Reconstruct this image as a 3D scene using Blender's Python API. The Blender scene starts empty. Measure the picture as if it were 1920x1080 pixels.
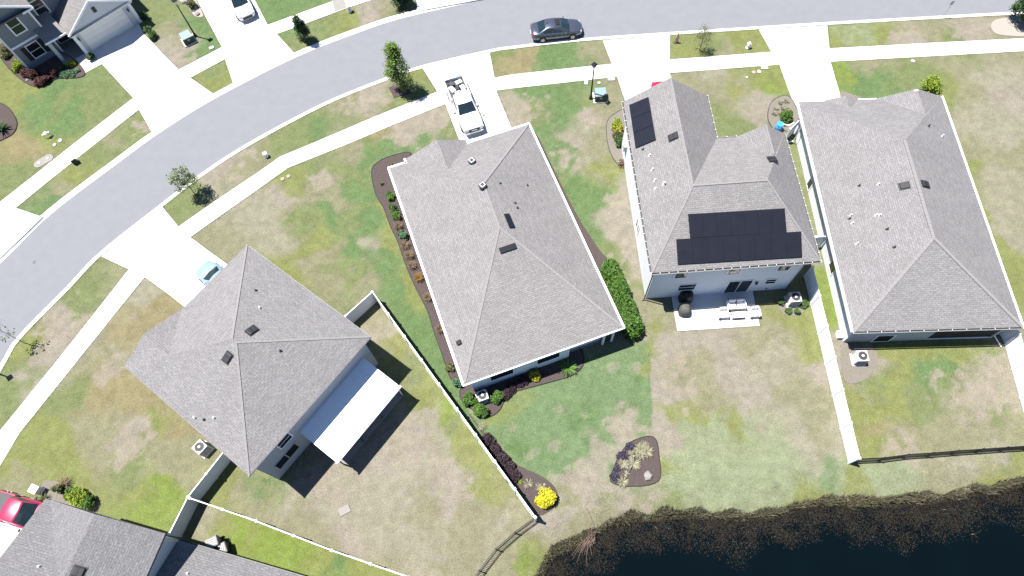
import bpy, bmesh, math, random
import numpy as np
from mathutils import Vector, Matrix

random.seed(7); rng = np.random.default_rng(7)
scene = bpy.context.scene
COL = scene.collection
RAD = math.radians

# ------------------------------------------------------------------ camera
FPX, NADX, NADY, CH = 1281.0, 1004.0, 1124.0, 48.8      # focal (px of 1920), nadir pixel, camera height
_d = np.array([(NADX-960)/FPX, -(NADY-540)/FPX, -1.0]); _d /= np.linalg.norm(_d)
_up = -_d; _wx = np.array([1., 0, 0])-_up*_up[0]; _wx /= np.linalg.norm(_wx); _wy = np.cross(_up, _wx)
ROT = np.stack([_wx, _wy, _up])
cd = bpy.data.cameras.new('camera'); cam = bpy.data.objects.new('camera', cd); COL.objects.link(cam)
cd.sensor_width = 36.0; cd.lens = FPX/1920*36.0; cd.clip_start = 0.5; cd.clip_end = 5000
cam.matrix_world = Matrix(((*ROT[0], 0), (*ROT[1], 0), (*ROT[2], CH), (0, 0, 0, 1)))
scene.camera = cam
scene.render.resolution_x = 1024; scene.render.resolution_y = 576

# ------------------------------------------------------------------ sky, sun, exposure
SHAZ, SUN_EL = -18.0, 70.0                              # direction shadows fall, sun height
world = bpy.data.worlds.new('World'); scene.world = world; world.use_nodes = True
nt = world.node_tree; bg = nt.nodes['Background']
sky = nt.nodes.new('ShaderNodeTexSky'); sky.sky_type = 'NISHITA'; sky.sun_disc = False
sky.sun_elevation = RAD(SUN_EL); sky.sun_rotation = RAD(-72.0); sky.dust_density = .25; sky.ozone_density = 6.5
nt.links.new(sky.outputs[0], bg.inputs[0]); bg.inputs[1].default_value = 0.052
sl = bpy.data.lights.new('sun', 'SUN'); sl.energy = 4.6; sl.angle = RAD(0.53); sl.color = (1.0, 0.945, 0.86)
so = bpy.data.objects.new('sun', sl); COL.objects.link(so)
_s = Vector((math.cos(RAD(SHAZ))*math.cos(RAD(SUN_EL)), math.sin(RAD(SHAZ))*math.cos(RAD(SUN_EL)), -math.sin(RAD(SUN_EL))))
so.rotation_euler = _s.to_track_quat('-Z', 'Y').to_euler(); so.location = (0, 0, 80)
scene.view_settings.view_transform = 'Standard'; scene.view_settings.look = 'None'
scene.view_settings.exposure = 1.45; scene.view_settings.gamma = 1.0
scene.view_settings.use_curve_mapping = False

# ------------------------------------------------------------------ pixel -> place
def g(px, py, z=0.0):
    w = ROT @ np.array([(px-960)/FPX, -(py-540)/FPX, -1.0]); t = (CH-z)/-w[2]
    return np.array([w[0]*t, w[1]*t, z])
def g2(px, py, z=0.0): return g(px, py, z)[:2]
def ray(px, py):
    w = ROT @ np.array([(px-960)/FPX, -(py-540)/FPX, -1.0]); return w/np.linalg.norm(w)

# ------------------------------------------------------------------ materials
def lin(c): return tuple(((v/255)/12.92 if v/255 <= .04045 else ((v/255+.055)/1.055)**2.4) for v in c)
MATS = {}
def mat(name, col, rough=.7, metal=0., var=.12, scale=3., bump=0., bscale=40., coat=0., spec=.3, trans=0., col2=None, island=False):
    if name in MATS: return MATS[name]
    m = bpy.data.materials.new(name); m.use_nodes = True; N = m.node_tree.nodes; Lk = m.node_tree.links
    b = N['Principled BSDF']; b.inputs['Roughness'].default_value = rough; b.inputs['Metallic'].default_value = metal
    b.inputs['Specular IOR Level'].default_value = spec; b.inputs['Coat Weight'].default_value = coat
    b.inputs['Coat Roughness'].default_value = .05
    c1 = tuple(max(0, v*(1-var)) for v in col); c2 = tuple(min(1, v*(1+var)) for v in (col2 or col))
    tc = N.new('ShaderNodeTexCoord')
    mix = N.new('ShaderNodeMix'); mix.data_type = 'RGBA'; mix.inputs[6].default_value = (*c1, 1); mix.inputs[7].default_value = (*c2, 1)
    if island:
        ge = N.new('ShaderNodeNewGeometry'); Lk.new(ge.outputs['Random Per Island'], mix.inputs[0])
    else:
        no = N.new('ShaderNodeTexNoise'); no.inputs['Scale'].default_value = scale; no.inputs['Detail'].default_value = 5
        Lk.new(tc.outputs['Object'], no.inputs['Vector']); Lk.new(no.outputs[0], mix.inputs[0])
    Lk.new(mix.outputs[2], b.inputs['Base Color'])
    if bump:
        nb = N.new('ShaderNodeTexNoise'); nb.inputs['Scale'].default_value = bscale; nb.inputs['Detail'].default_value = 4
        bp = N.new('ShaderNodeBump'); bp.inputs['Strength'].default_value = bump; bp.inputs['Distance'].default_value = .03
        Lk.new(tc.outputs['Object'], nb.inputs['Vector']); Lk.new(nb.outputs[0], bp.inputs['Height']); Lk.new(bp.outputs[0], b.inputs['Normal'])
    MATS[name] = m
    return m

def shingle_mat(name, col, cap=False):
    m = bpy.data.materials.new(name); m.use_nodes = True; N = m.node_tree.nodes; Lk = m.node_tree.links
    b = N['Principled BSDF']; b.inputs['Roughness'].default_value = .95; b.inputs['Specular IOR Level'].default_value = .1
    uv = N.new('ShaderNodeUVMap'); uv.uv_map = 'UVMap'
    br = N.new('ShaderNodeTexBrick'); br.inputs['Scale'].default_value = 1.0
    br.inputs['Brick Width'].default_value = .34; br.inputs['Row Height'].default_value = .145; br.inputs['Mortar Size'].default_value = .011
    br.inputs['Mortar Smooth'].default_value = .2; br.inputs['Bias'].default_value = 0.; br.offset = .5; br.squash = 1.
    br.inputs['Color1'].default_value = (*[v*.9 for v in col], 1); br.inputs['Color2'].default_value = (*[v*1.1 for v in col], 1)
    br.inputs['Mortar'].default_value = (*[v*.66 for v in col], 1)
    Lk.new(uv.outputs[0], br.inputs['Vector'])
    n1 = N.new('ShaderNodeTexNoise'); n1.inputs['Scale'].default_value = .55; n1.inputs['Detail'].default_value = 6; n1.inputs['Roughness'].default_value = .65
    n2 = N.new('ShaderNodeTexNoise'); n2.inputs['Scale'].default_value = 9.; n2.inputs['Detail'].default_value = 3
    mp = N.new('ShaderNodeMapping'); mp.inputs['Scale'].default_value = (1, .35, 1)
    Lk.new(uv.outputs[0], n2.inputs['Vector']); Lk.new(uv.outputs[0], mp.inputs['Vector']); Lk.new(mp.outputs[0], n1.inputs['Vector'])
    def ramp(src, a, c):
        r = N.new('ShaderNodeMapRange'); r.inputs[1].default_value = .3; r.inputs[2].default_value = .7; r.inputs[3].default_value = a; r.inputs[4].default_value = c
        Lk.new(src, r.inputs[0]); return r.outputs[0]
    mu = N.new('ShaderNodeMath'); mu.operation = 'MULTIPLY'; Lk.new(ramp(n1.outputs[0], .93, 1.07), mu.inputs[0]); Lk.new(ramp(n2.outputs[0], .78, 1.22), mu.inputs[1])
    vm = N.new('ShaderNodeVectorMath'); vm.operation = 'SCALE'; Lk.new(br.outputs[0], vm.inputs[0]); Lk.new(mu.outputs[0], vm.inputs['Scale'])
    Lk.new(vm.outputs[0], b.inputs['Base Color'])
    bp = N.new('ShaderNodeBump'); bp.inputs['Strength'].default_value = .35; bp.inputs['Distance'].default_value = .02; bp.invert = True
    Lk.new(br.outputs['Fac'], bp.inputs['Height']); Lk.new(bp.outputs[0], b.inputs['Normal'])
    return m

def lawn_mat():
    m = bpy.data.materials.new('lawn'); m.use_nodes = True; N = m.node_tree.nodes; Lk = m.node_tree.links
    b = N['Principled BSDF']; b.inputs['Roughness'].default_value = .95; b.inputs['Specular IOR Level'].default_value = .05
    at = N.new('ShaderNodeAttribute'); at.attribute_name = 'turf'
    tc = N.new('ShaderNodeTexCoord')
    def noise(s, d=4, r=.6):
        n = N.new('ShaderNodeTexNoise'); n.inputs['Scale'].default_value = s; n.inputs['Detail'].default_value = d; n.inputs['Roughness'].default_value = r
        Lk.new(tc.outputs['Object'], n.inputs['Vector']); return n.outputs[0]
    def rng_(src, lo, hi, a, c):
        r = N.new('ShaderNodeMapRange'); r.inputs[1].default_value = lo; r.inputs[2].default_value = hi; r.inputs[3].default_value = a; r.inputs[4].default_value = c
        Lk.new(src, r.inputs[0]); return r.outputs[0]
    # dead straw flecks
    mx = N.new('ShaderNodeMix'); mx.data_type = 'RGBA'; mx.inputs[7].default_value = (.168, .15, .112, 1)
    Lk.new(rng_(noise(4.0, 10, .88), .5, .70, 0, .85), mx.inputs[0]); Lk.new(at.outputs['Color'], mx.inputs[6])
    mg = N.new('ShaderNodeMix'); mg.data_type = 'RGBA'; mg.inputs[7].default_value = (.066, .08, .032, 1)
    Lk.new(rng_(noise(2.6, 10, .85), .54, .72, 0, .5), mg.inputs[0]); Lk.new(mx.outputs[2], mg.inputs[6])
    mu = N.new('ShaderNodeMath'); mu.operation = 'MULTIPLY'
    Lk.new(rng_(noise(11, 5, .9), .32, .68, .52, 1.48), mu.inputs[0]); Lk.new(rng_(noise(2.2, 8, .8), .3, .7, .84, 1.16), mu.inputs[1])
    vm = N.new('ShaderNodeVectorMath'); vm.operation = 'SCALE'; Lk.new(mg.outputs[2], vm.inputs[0]); Lk.new(mu.outputs[0], vm.inputs['Scale'])
    Lk.new(vm.outputs[0], b.inputs['Base Color'])
    bp = N.new('ShaderNodeBump'); bp.inputs['Strength'].default_value = .6; bp.inputs['Distance'].default_value = .05
    Lk.new(noise(14, 4, .7), bp.inputs['Height']); Lk.new(bp.outputs[0], b.inputs['Normal'])
    return m

M = dict(
    lawn=lawn_mat(),
    roof_warm=shingle_mat('shingle_warm', (.171, .167, .173)), roof_grey=shingle_mat('shingle_grey', (.167, .164, .172)),
    roof_dark=shingle_mat('shingle_dark', (.140, .140, .149)), cap=mat('ridge_cap', (.180, .176, .183), .95, var=.12, scale=4),
    asphalt=mat('asphalt', (.150, .158, .178), .9, var=.08, scale=1.1, bump=.25, bscale=30, spec=.2),
    concrete=mat('concrete', (.49, .495, .505), .85, var=.1, scale=.8, bump=.1, bscale=25, spec=.2),
    concrete_old=mat('concrete_old', (.20, .195, .185), .9, var=.12, scale=3),
    mulch=mat('mulch', (.036, .028, .028), .95, var=.55, scale=14, bump=1., bscale=22, col2=(.072, .058, .057), spec=.1),
    gravel=mat('gravel', (.12, .108, .095), .95, var=.35, scale=16, bump=.9, bscale=24, col2=(.16, .148, .13), spec=.1),
    edging=mat('edging', (.012, .012, .013), .7, var=.2),
    sand=mat('sand', (.26, .235, .215), .95, var=.12, scale=4, bump=.3, bscale=30, spec=.1),
    white=mat('white_paint', (.71, .73, .77), .55, var=.04, scale=2), vinyl=mat('white_vinyl', (.70, .72, .76), .4, var=.05, scale=1.3),
    wall_white=mat('stucco_white', (.63, .66, .71), .85, var=.04, scale=1.2, bump=.15, bscale=60),
    wall_grey=mat('stucco_grey', (.34, .36, .39), .85, var=.05, scale=1.2, bump=.15, bscale=60),
    wall_slate=mat('siding_slate', (.17, .19, .22), .8, var=.06, scale=1.2),
    wall_pale=mat('siding_pale', (.43, .46, .49), .8, var=.05, scale=1.2),
    metal_white=mat('roof_panel_white', (.74, .76, .80), .35, var=.03, scale=.7), gutter_in=mat('gutter_inside', (.05, .05, .055), .6, var=.3),
    glass=mat('window_glass', (.012, .016, .02), .06, var=.3, scale=.6, spec=.6), screen=mat('insect_screen', (.02, .022, .024), .8, var=.2),
    shutter=mat('shutter', (.02, .02, .022), .6), door=mat('garage_door_paint', (.62, .62, .61), .6, var=.04),
    black=mat('black_metal', (.012, .012, .013), .45, var=.2), darkgrey=mat('dark_grey', (.045, .047, .052), .6, var=.2),
    lightgrey=mat('light_grey', (.42, .42, .42), .6, var=.06), solar=mat('solar_cell', (.011, .012, .018), .28, var=.18, scale=1.5, spec=.35),
    solar_frame=mat('solar_frame', (.03, .03, .035), .4), alum=mat('aluminium', (.5, .5, .52), .4, metal=.7, var=.08),
    tgreen=mat('transformer_green', (.16, .235, .25), .5, var=.08), tdark=mat('transformer_front', (.03, .05, .046), .5),
    tyre=mat('tyre', (.012, .012, .012), .9), rim=mat('rim', (.16, .16, .17), .35, metal=.8),
    bark=mat('bark', (.13, .105, .085), .9, var=.3, scale=8, bump=.6), bark_pale=mat('bark_pale', (.26, .235, .2), .9, var=.2, scale=8),
    twig=mat('twig', (.16, .115, .095), .9, var=.3, scale=5),
    water=mat('pond_water', (.0010, .0030, .0042), .1, var=.25, scale=.3, spec=.14),
    bedmud=mat('pond_mud', (.02, .016, .011), .95, var=.4, scale=2),
    blue=mat('blue_plastic', (.05, .24, .52), .4), orange=mat('orange_fabric', (.42, .14, .06), .7, col2=(.55, .5, .45), scale=6, var=.1),
    red_lamp=mat('tail_lamp', (.28, .01, .02), .25, coat=.5), head_lamp=mat('head_lamp', (.5, .52, .54), .15, coat=1.),
    cushion=mat('cushion_pale', (.66, .66, .65), .8, var=.05), wicker=mat('wicker_grey', (.13, .125, .12), .8, var=.25, scale=20),
    rock=mat('rock', (.21, .2, .19), .9, var=.3, scale=6, bump=.6, bscale=12), pinklid=mat('terracotta_lid', (.33, .24, .2), .8),
    bluegrey=mat('lid_bluegrey', (.36, .4, .44), .7), cone=mat('reflective_white', (.7, .7, .68), .5),
)
def paint(name, col, metal=.2, rough=.3): return mat(name, col, rough, metal=metal, var=.03, scale=.5, coat=.8, spec=.5)
def leafmat(name, a, b): return mat(name, a, .65, var=.12, col2=b, island=True, spec=.2)
LF = dict(
    bright=leafmat('leaf_bright', (.024, .068, .010), (.078, .15, .03)), mid=leafmat('leaf_mid', (.03, .07, .018), (.075, .13, .04)),
    dark=leafmat('leaf_dark', (.014, .038, .014), (.052, .095, .034)), lime=leafmat('leaf_lime', (.085, .14, .012), (.2, .26, .03)),
    yellow=leafmat('leaf_yellow', (.32, .30, .012), (.52, .47, .03)), gold=leafmat('leaf_gold', (.16, .18, .015), (.34, .33, .03)),
    brown=leafmat('leaf_brown', (.085, .058, .035), (.21, .155, .105)), purple=leafmat('leaf_purple', (.016, .010, .016), (.05, .032, .042)),
    red=leafmat('leaf_red', (.035, .012, .014), (.10, .045, .04)), straw=leafmat('leaf_straw', (.10, .098, .06), (.24, .235, .165)),
    pale=leafmat('leaf_pale', (.07, .10, .045), (.19, .22, .12)), lav=leafmat('leaf_lavender', (.02, .015, .032), (.055, .047, .078)),
    olive=leafmat('leaf_olive', (.05, .065, .022), (.13, .135, .06)), reed=leafmat('leaf_reed', (.010, .011, .006), (.16, .15, .10)),
    weed=leafmat('leaf_waterweed', (.0035, .0035, .0026), (.0185, .0135, .0085)), orange=leafmat('leaf_orange', (.13, .07, .02), (.25, .15, .05)),
    sapgreen=leafmat('leaf_sap', (.045, .10, .015), (.15, .22, .05)),
    seagreen=leafmat('leaf_seagreen', (.03, .08, .04), (.09, .16, .09)),
)

# ------------------------------------------------------------------ mesh helpers
class MB:
    def __init__(s): s.v = []; s.f = []
    def add(s, vs, fs):
        o = len(s.v); s.v += [tuple(map(float, p)) for p in vs]; s.f += [tuple(i+o for i in f) for f in fs]; return s
    def box(s, c, d, rz=0., tilt=None):
        x, y, z = (k/2 for k in d); P = [(-x, -y, -z), (x, -y, -z), (x, y, -z), (-x, y, -z), (-x, -y, z), (x, -y, z), (x, y, z), (-x, y, z)]
        R = Matrix.Rotation(rz, 3, 'Z')
        if tilt is not None: R = tilt
        return s.add([(R @ Vector(p))+Vector(c) for p in P], [(3, 2, 1, 0), (4, 5, 6, 7), (0, 1, 5, 4), (1, 2, 6, 5), (2, 3, 7, 6), (3, 0, 4, 7)])
    def bar(s, a, b, w, h):                       # box along a->b, width w (horizontal), height h
        a = Vector(a); b = Vector(b); d = b-a; L = d.length; x = d/L
        y = Vector((0, 0, 1)).cross(x); y = y.normalized() if y.length > 1e-4 else Vector((0, 1, 0)); z = x.cross(y)
        R = Matrix((x, y, z)).transposed(); return s.box((a+b)/2, (L, w, h), tilt=R)
    def prism(s, poly, z0, z1):
        n = len(poly); area = sum(poly[i][0]*poly[(i+1) % n][1]-poly[(i+1) % n][0]*poly[i][1] for i in range(n))
        if area < 0: poly = poly[::-1]
        vs = [(p[0], p[1], z0) for p in poly]+[(p[0], p[1], z1) for p in poly]
        return s.add(vs, [tuple(range(n))[::-1], tuple(range(n, 2*n))]+[(i, (i+1) % n, n+(i+1) % n, n+i) for i in range(n)])
    def tube(s, pts, rad, n=8, cap=True):
        pts = [Vector(p) for p in pts]; rad = rad if isinstance(rad, (list, tuple)) else [rad]*len(pts); rings = []
        for i, p in enumerate(pts):
            t = (pts[min(i+1, len(pts)-1)]-pts[max(i-1, 0)]).normalized()
            a = t.cross(Vector((0, 0, 1))) if abs(t.z) < .95 else t.cross(Vector((1, 0, 0)))
            a.normalize(); b = t.cross(a)
            rings.append([p+(a*math.cos(k*2*math.pi/n)+b*math.sin(k*2*math.pi/n))*rad[i] for k in range(n)])
        vs = [q for r in rings for q in r]; fs = []
        for i in range(len(pts)-1):
            for k in range(n): fs.append((i*n+k, i*n+(k+1) % n, (i+1)*n+(k+1) % n, (i+1)*n+k))
        if cap: fs += [tuple(range(n))[::-1], tuple(range((len(pts)-1)*n, len(pts)*n))]
        return s.add(vs, fs)
    def disc(s, c, r, h, n=20): return s.tube([c, (c[0], c[1], c[2]+h)], r, n)
    def build(s, name, m, parent=None, smooth=False, bevel=0., loc=None, sub=0):
        me = bpy.data.meshes.new(name); me.from_pydata(s.v, [], s.f); me.validate()
        bm = bmesh.new(); bm.from_mesh(me); bmesh.ops.recalc_face_normals(bm, faces=bm.faces); bm.to_mesh(me); bm.free()
        if m: me.materials.append(m)
        if smooth: me.polygons.foreach_set('use_smooth', [True]*len(me.polygons))
        o = bpy.data.objects.new(name, me); COL.objects.link(o); o.parent = parent
        if loc is not None: o.location = loc
        if bevel: b = o.modifiers.new('bevel', 'BEVEL'); b.width = bevel; b.segments = 2; b.limit_method = 'ANGLE'
        if sub: u = o.modifiers.new('sub', 'SUBSURF'); u.levels = sub; u.render_levels = sub
        return o
def box1(name, m, c, d, parent=None, rz=0., bevel=0.): return MB().box(c, d, rz).build(name, m, parent, bevel=bevel)
def tag(o, label, cat, group=None):
    o['label'] = label; o['category'] = cat
    if group: o['group'] = group
    return o
def struct(o): o['kind'] = 'structure'; return o
def stuff(o, label=None, cat=None):
    o['kind'] = 'stuff'
    if label: o['label'] = label; o['category'] = cat
    return o
def thing(name, label, cat, loc=(0, 0, 0), rz=0., group=None):
    o = bpy.data.objects.new(name, None); COL.objects.link(o); o.location = loc; o.rotation_euler = (0, 0, rz); o.empty_display_size = .3
    return tag(o, label, cat, group)
def inst(src, parent, loc=(0, 0, 0), rz=0., name=None):
    o = src.copy(); COL.objects.link(o); o.parent = parent; o.location = loc; o.rotation_euler = (0, 0, rz)
    if name: o.name = name
    return o
def copy_tree(o, parent=None):
    c = o.copy(); COL.objects.link(c); c.parent = parent
    for ch in list(o.children): copy_tree(ch, c)
    return c
def catmull(P, n=6):
    P = [np.array(p, float) for p in P]; P = [2*P[0]-P[1]]+P+[2*P[-1]-P[-2]]; out = []
    for i in range(1, len(P)-2):
        for k in range(n):
            t = k/n; a, b, c, d = P[i-1:i+3]
            out.append(.5*((2*b)+(-a+c)*t+(2*a-5*b+4*c-d)*t*t+(-a+3*b-3*c+d)*t**3))
    out.append(P[-2]); return out
def closed_catmull(P, n=5):
    P = [np.array(p, float) for p in P]; m = len(P); out = []
    for i in range(m):
        a, b, c, d = P[i-1], P[i], P[(i+1) % m], P[(i+2) % m]
        for k in range(n):
            t = k/n; out.append(.5*((2*b)+(-a+c)*t+(2*a-5*b+4*c-d)*t*t+(-a+3*b-3*c+d)*t**3))
    return out
def offset(P, d):                                   # positive = left of travel
    P = np.array(P); T = np.gradient(P, axis=0); T /= np.linalg.norm(T, axis=1)[:, None]
    return P+np.stack([-T[:, 1], T[:, 0]], 1)*d
def polydist(Q, P):
    """distance and signed side of points Q to polyline P"""
    best = np.full(len(Q), 1e9); side = np.zeros(len(Q))
    for a, b in zip(P[:-1], P[1:]):
        ab = b-a; t = np.clip(((Q-a)@ab)/(ab@ab), 0, 1); r = Q-a-t[:, None]*ab; d = np.hypot(r[:, 0], r[:, 1])
        s = ab[0]*(Q[:, 1]-a[1])-ab[1]*(Q[:, 0]-a[0]); k = d < best; best[k] = d[k]; side[k] = np.sign(s[k])
    return best, side
def inside(Q, poly):
    P = np.array(poly); c = np.zeros(len(Q), bool); j = len(P)-1
    for i in range(len(P)):
        k = ((P[i, 1] > Q[:, 1]) != (P[j, 1] > Q[:, 1])) & (Q[:, 0] < (P[j, 0]-P[i, 0])*(Q[:, 1]-P[i, 1])/(P[j, 1]-P[i, 1]+1e-12)+P[i, 0])
        c ^= k; j = i
    return c
_lat = rng.random((256, 256))
def vnoise(x, y, s):
    x = x*s; y = y*s; xi = np.floor(x).astype(int); yi = np.floor(y).astype(int); fx = x-xi; fy = y-yi
    fx = fx*fx*(3-2*fx); fy = fy*fy*(3-2*fy); L = lambda a, b: _lat[a % 256, b % 256]
    return (L(xi, yi)*(1-fx)+L(xi+1, yi)*fx)*(1-fy)+(L(xi, yi+1)*(1-fx)+L(xi+1, yi+1)*fx)*fy
def fbm(x, y, s, o=4):
    return sum(vnoise(x+17.3*k, y-9.1*k, s*2**k)*.5**k for k in range(o))/sum(.5**k for k in range(o))

# ------------------------------------------------------------------ road lines
NEAR_PX = [(0, 680), (32, 630), (120, 540), (187, 471), (302, 380), (370, 328), (462, 268), (605, 192), (720, 145), (792, 121), (917, 92), (960, 85), (1085, 71), (1255, 59), (1440, 47), (1552, 40), (1897, 21)]
near = [g2(*p) for p in NEAR_PX]
near = [near[0]+np.array([-13., -48.]), near[0]+np.array([-6.0, -22.]), near[0]+np.array([-1.9, -8.])]+near+[near[-1]+np.array([25., .9]), near[-1]+np.array([70., 2.])]
near = np.array(catmull(near, 6)); ROADW = 6.4
far = offset(near, ROADW)

# ------------------------------------------------------------------ ground sheet
SHORE_PX = [(985, 1110), (1005, 1080), (1038, 1036), (1085, 1012), (1125, 990), (1150, 976), (1210, 968), (1290, 962), (1370, 967), (1440, 964), (1482, 953), (1515, 942), (1585, 938), (1665, 941), (1752, 934), (1812, 923), (1880, 909), (1930, 900)]
shore = [g2(*p) for p in SHORE_PX]
shore = [shore[0]+np.array([-9., -14.]), shore[0]+np.array([-3., -4.])]+shore+[shore[-1]+np.array([8., 2.]), shore[-1]+np.array([40., 6.])]
shore = np.array(catmull(shore, 4))
xs = np.concatenate([-54-np.array([2000, 900, 400, 180, 80, 40, 20, 10, 5, 2, .8]), np.arange(-54, 50.01, .16), 50+np.array([.8, 2, 5, 10, 20, 40, 80, 180, 400, 900, 2000])])
ys = np.concatenate([-3-np.array([2000, 900, 400, 180, 80, 40, 20, 10, 5, 2, .8]), np.arange(-3, 59.01, .16), 59+np.array([.8, 2, 5, 10, 20, 40, 80, 180, 400, 900, 2000])])
GX, GY = np.meshgrid(xs, ys); Q = np.stack([GX.ravel(), GY.ravel()], 1)
dn, sd = polydist(Q, near); df, _ = polydist(Q, far)
road_d = np.where((sd > 0) & (dn < ROADW) & (df < ROADW+.01), -np.minimum(dn, df), np.minimum(dn, df))
GZ = (fbm(Q[:, 0], Q[:, 1], .25, 3)-.5)*.05
GZ[road_d < .30] = -.32
ds, ss = polydist(Q, shore); shore_d = np.where(ss < 0, ds, -ds)          # positive in the pond
GZ -= np.clip((shore_d+2.2)/4.2, 0, 1)**1.6*1.3
PAL = dict(G=(126, 163, 100), H=(145, 174, 120), M=(155, 168, 109), Y=(169, 176, 101), L=(160, 182, 82), T=(202, 193, 168), B=(206, 192, 176), D=(190, 174, 130), O=(184, 178, 142), P=(186, 196, 152))
LOTS = {
 1: ([(698, 548), (1004, 972), (880, 1100), (790, 1092), (352, 933), (416, 851), (500, 900), (700, 640), (655, 592)],
  "700,600O 720,630T 740,600Y 730,650Y 760,660O 760,700M 790,730Y 770,690O 820,740Y 840,780L 860,830Y 850,800M 880,830Y 900,880Y 930,920Y 960,950O 800,780T 760,820B 740,840T 700,870B 640,900T 600,900B 650,950T 700,950T 750,900T 800,860T 830,830T 840,900B 800,950O 860,930B 900,960O 920,990T 870,1000O 820,1020T 770,1010T 720,1000T 660,1000B 600,960T 550,940T 560,960O 500,930O 480,960O 440,920O 430,890Y 500,905G 510,920M 400,930Y 470,980Y 600,1020O 560,1000O 700,1060O 800,1060T 850,1060O 950,1000O"),
 2: ([(860, 735), (1218, 640), (1224, 820), (1235, 900), (1145, 950), (1060, 950), (1005, 972), (890, 790)],
  "900,800H 950,790H 1000,760H 1050,750H 1100,720H 1150,680H 1190,660H 1200,720G 1150,740H 1180,790G 1100,800G 1080,830H 1000,810H 980,840G 1020,870H 1050,880H 1090,860H 1140,820H 1175,805T 1133,850T 1118,872T 1080,910T 1108,892T 1137,872G 1050,930O 1070,950O 1100,940B 1130,940O 1210,680Y 1215,750H 885,775T 940,780Y 1165,700H 1120,760H 960,860H 930,820H 1205,800H"),
 3: ([(1213, 560), (1218, 640), (1224, 820), (1235, 900), (1145, 950), (1060, 950), (1003, 972), (860, 1120), (1990, 1120), (1990, 838), (1598, 866), (1525, 560), (1520, 480), (1300, 500)],
  "1230,660B 1240,700B 1235,740B 1225,600O 1240,580O 1230,640Y 1280,650B 1300,680O 1260,690O 1350,640B 1400,650O 1360,700B 1450,630O 1500,600Y 1520,640Y 1540,700B 1530,740O 1560,760O 1480,720O 1420,720B 1330,740O 1300,760Y 1260,780Y 1270,820B 1240,800B 1320,790P 1380,780Y 1420,790P 1480,800T 1540,810O 1500,840T 1560,840T 1540,870H 1460,870P 1400,850P 1340,850P 1300,870P 1260,900P 1250,870Y 1290,920P 1330,930P 1400,910P 1470,920P 1530,930Y 1600,900Y 1580,890P 1650,900P 1700,900P 1750,890O 1800,890O 1850,890Y 1900,880Y 1700,870T 1800,870T 1880,865T 1200,940B 1160,940B 1220,950O 1180,930T 1250,940M 1150,970O 1060,990B 1030,980B 1000,1020O 1010,1050Y 990,1070L 960,1060O 930,1075O 1060,970T 1100,980O 1090,1000O 1400,690T 1460,680T 1320,620B 1250,620O"),
 4: ([(1525, 500), (1530, 560), (1598, 866), (1990, 838), (1990, 600)],
  "1600,720O 1620,690B 1600,760Y 1640,760Y 1680,680Y 1680,740Y 1720,660Y 1750,700G 1780,680G 1720,780M 1760,740M 1650,790D 1650,820Y 1700,820O 1800,720M 1820,760B 1860,700T 1880,680T 1890,740T 1820,740T 1850,800O 1880,790M 1800,800O 1780,830O 1850,840T 1900,800O 1850,660M 1800,660Y 1880,660O 1560,600L 1550,560L 1640,720M 1740,800O 1600,690B 1585,670B"),
 5: ([(352, 933), (790, 1092), (720, 1130), (300, 1130), (320, 1005)],
  "400,970O 420,960L 450,990L 500,1010L 480,1000Y 530,1020L 560,1040L 620,1060G 600,1050Y 660,1070Y 380,990T 390,1000O 430,1030L 400,1010Y"),
}
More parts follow.
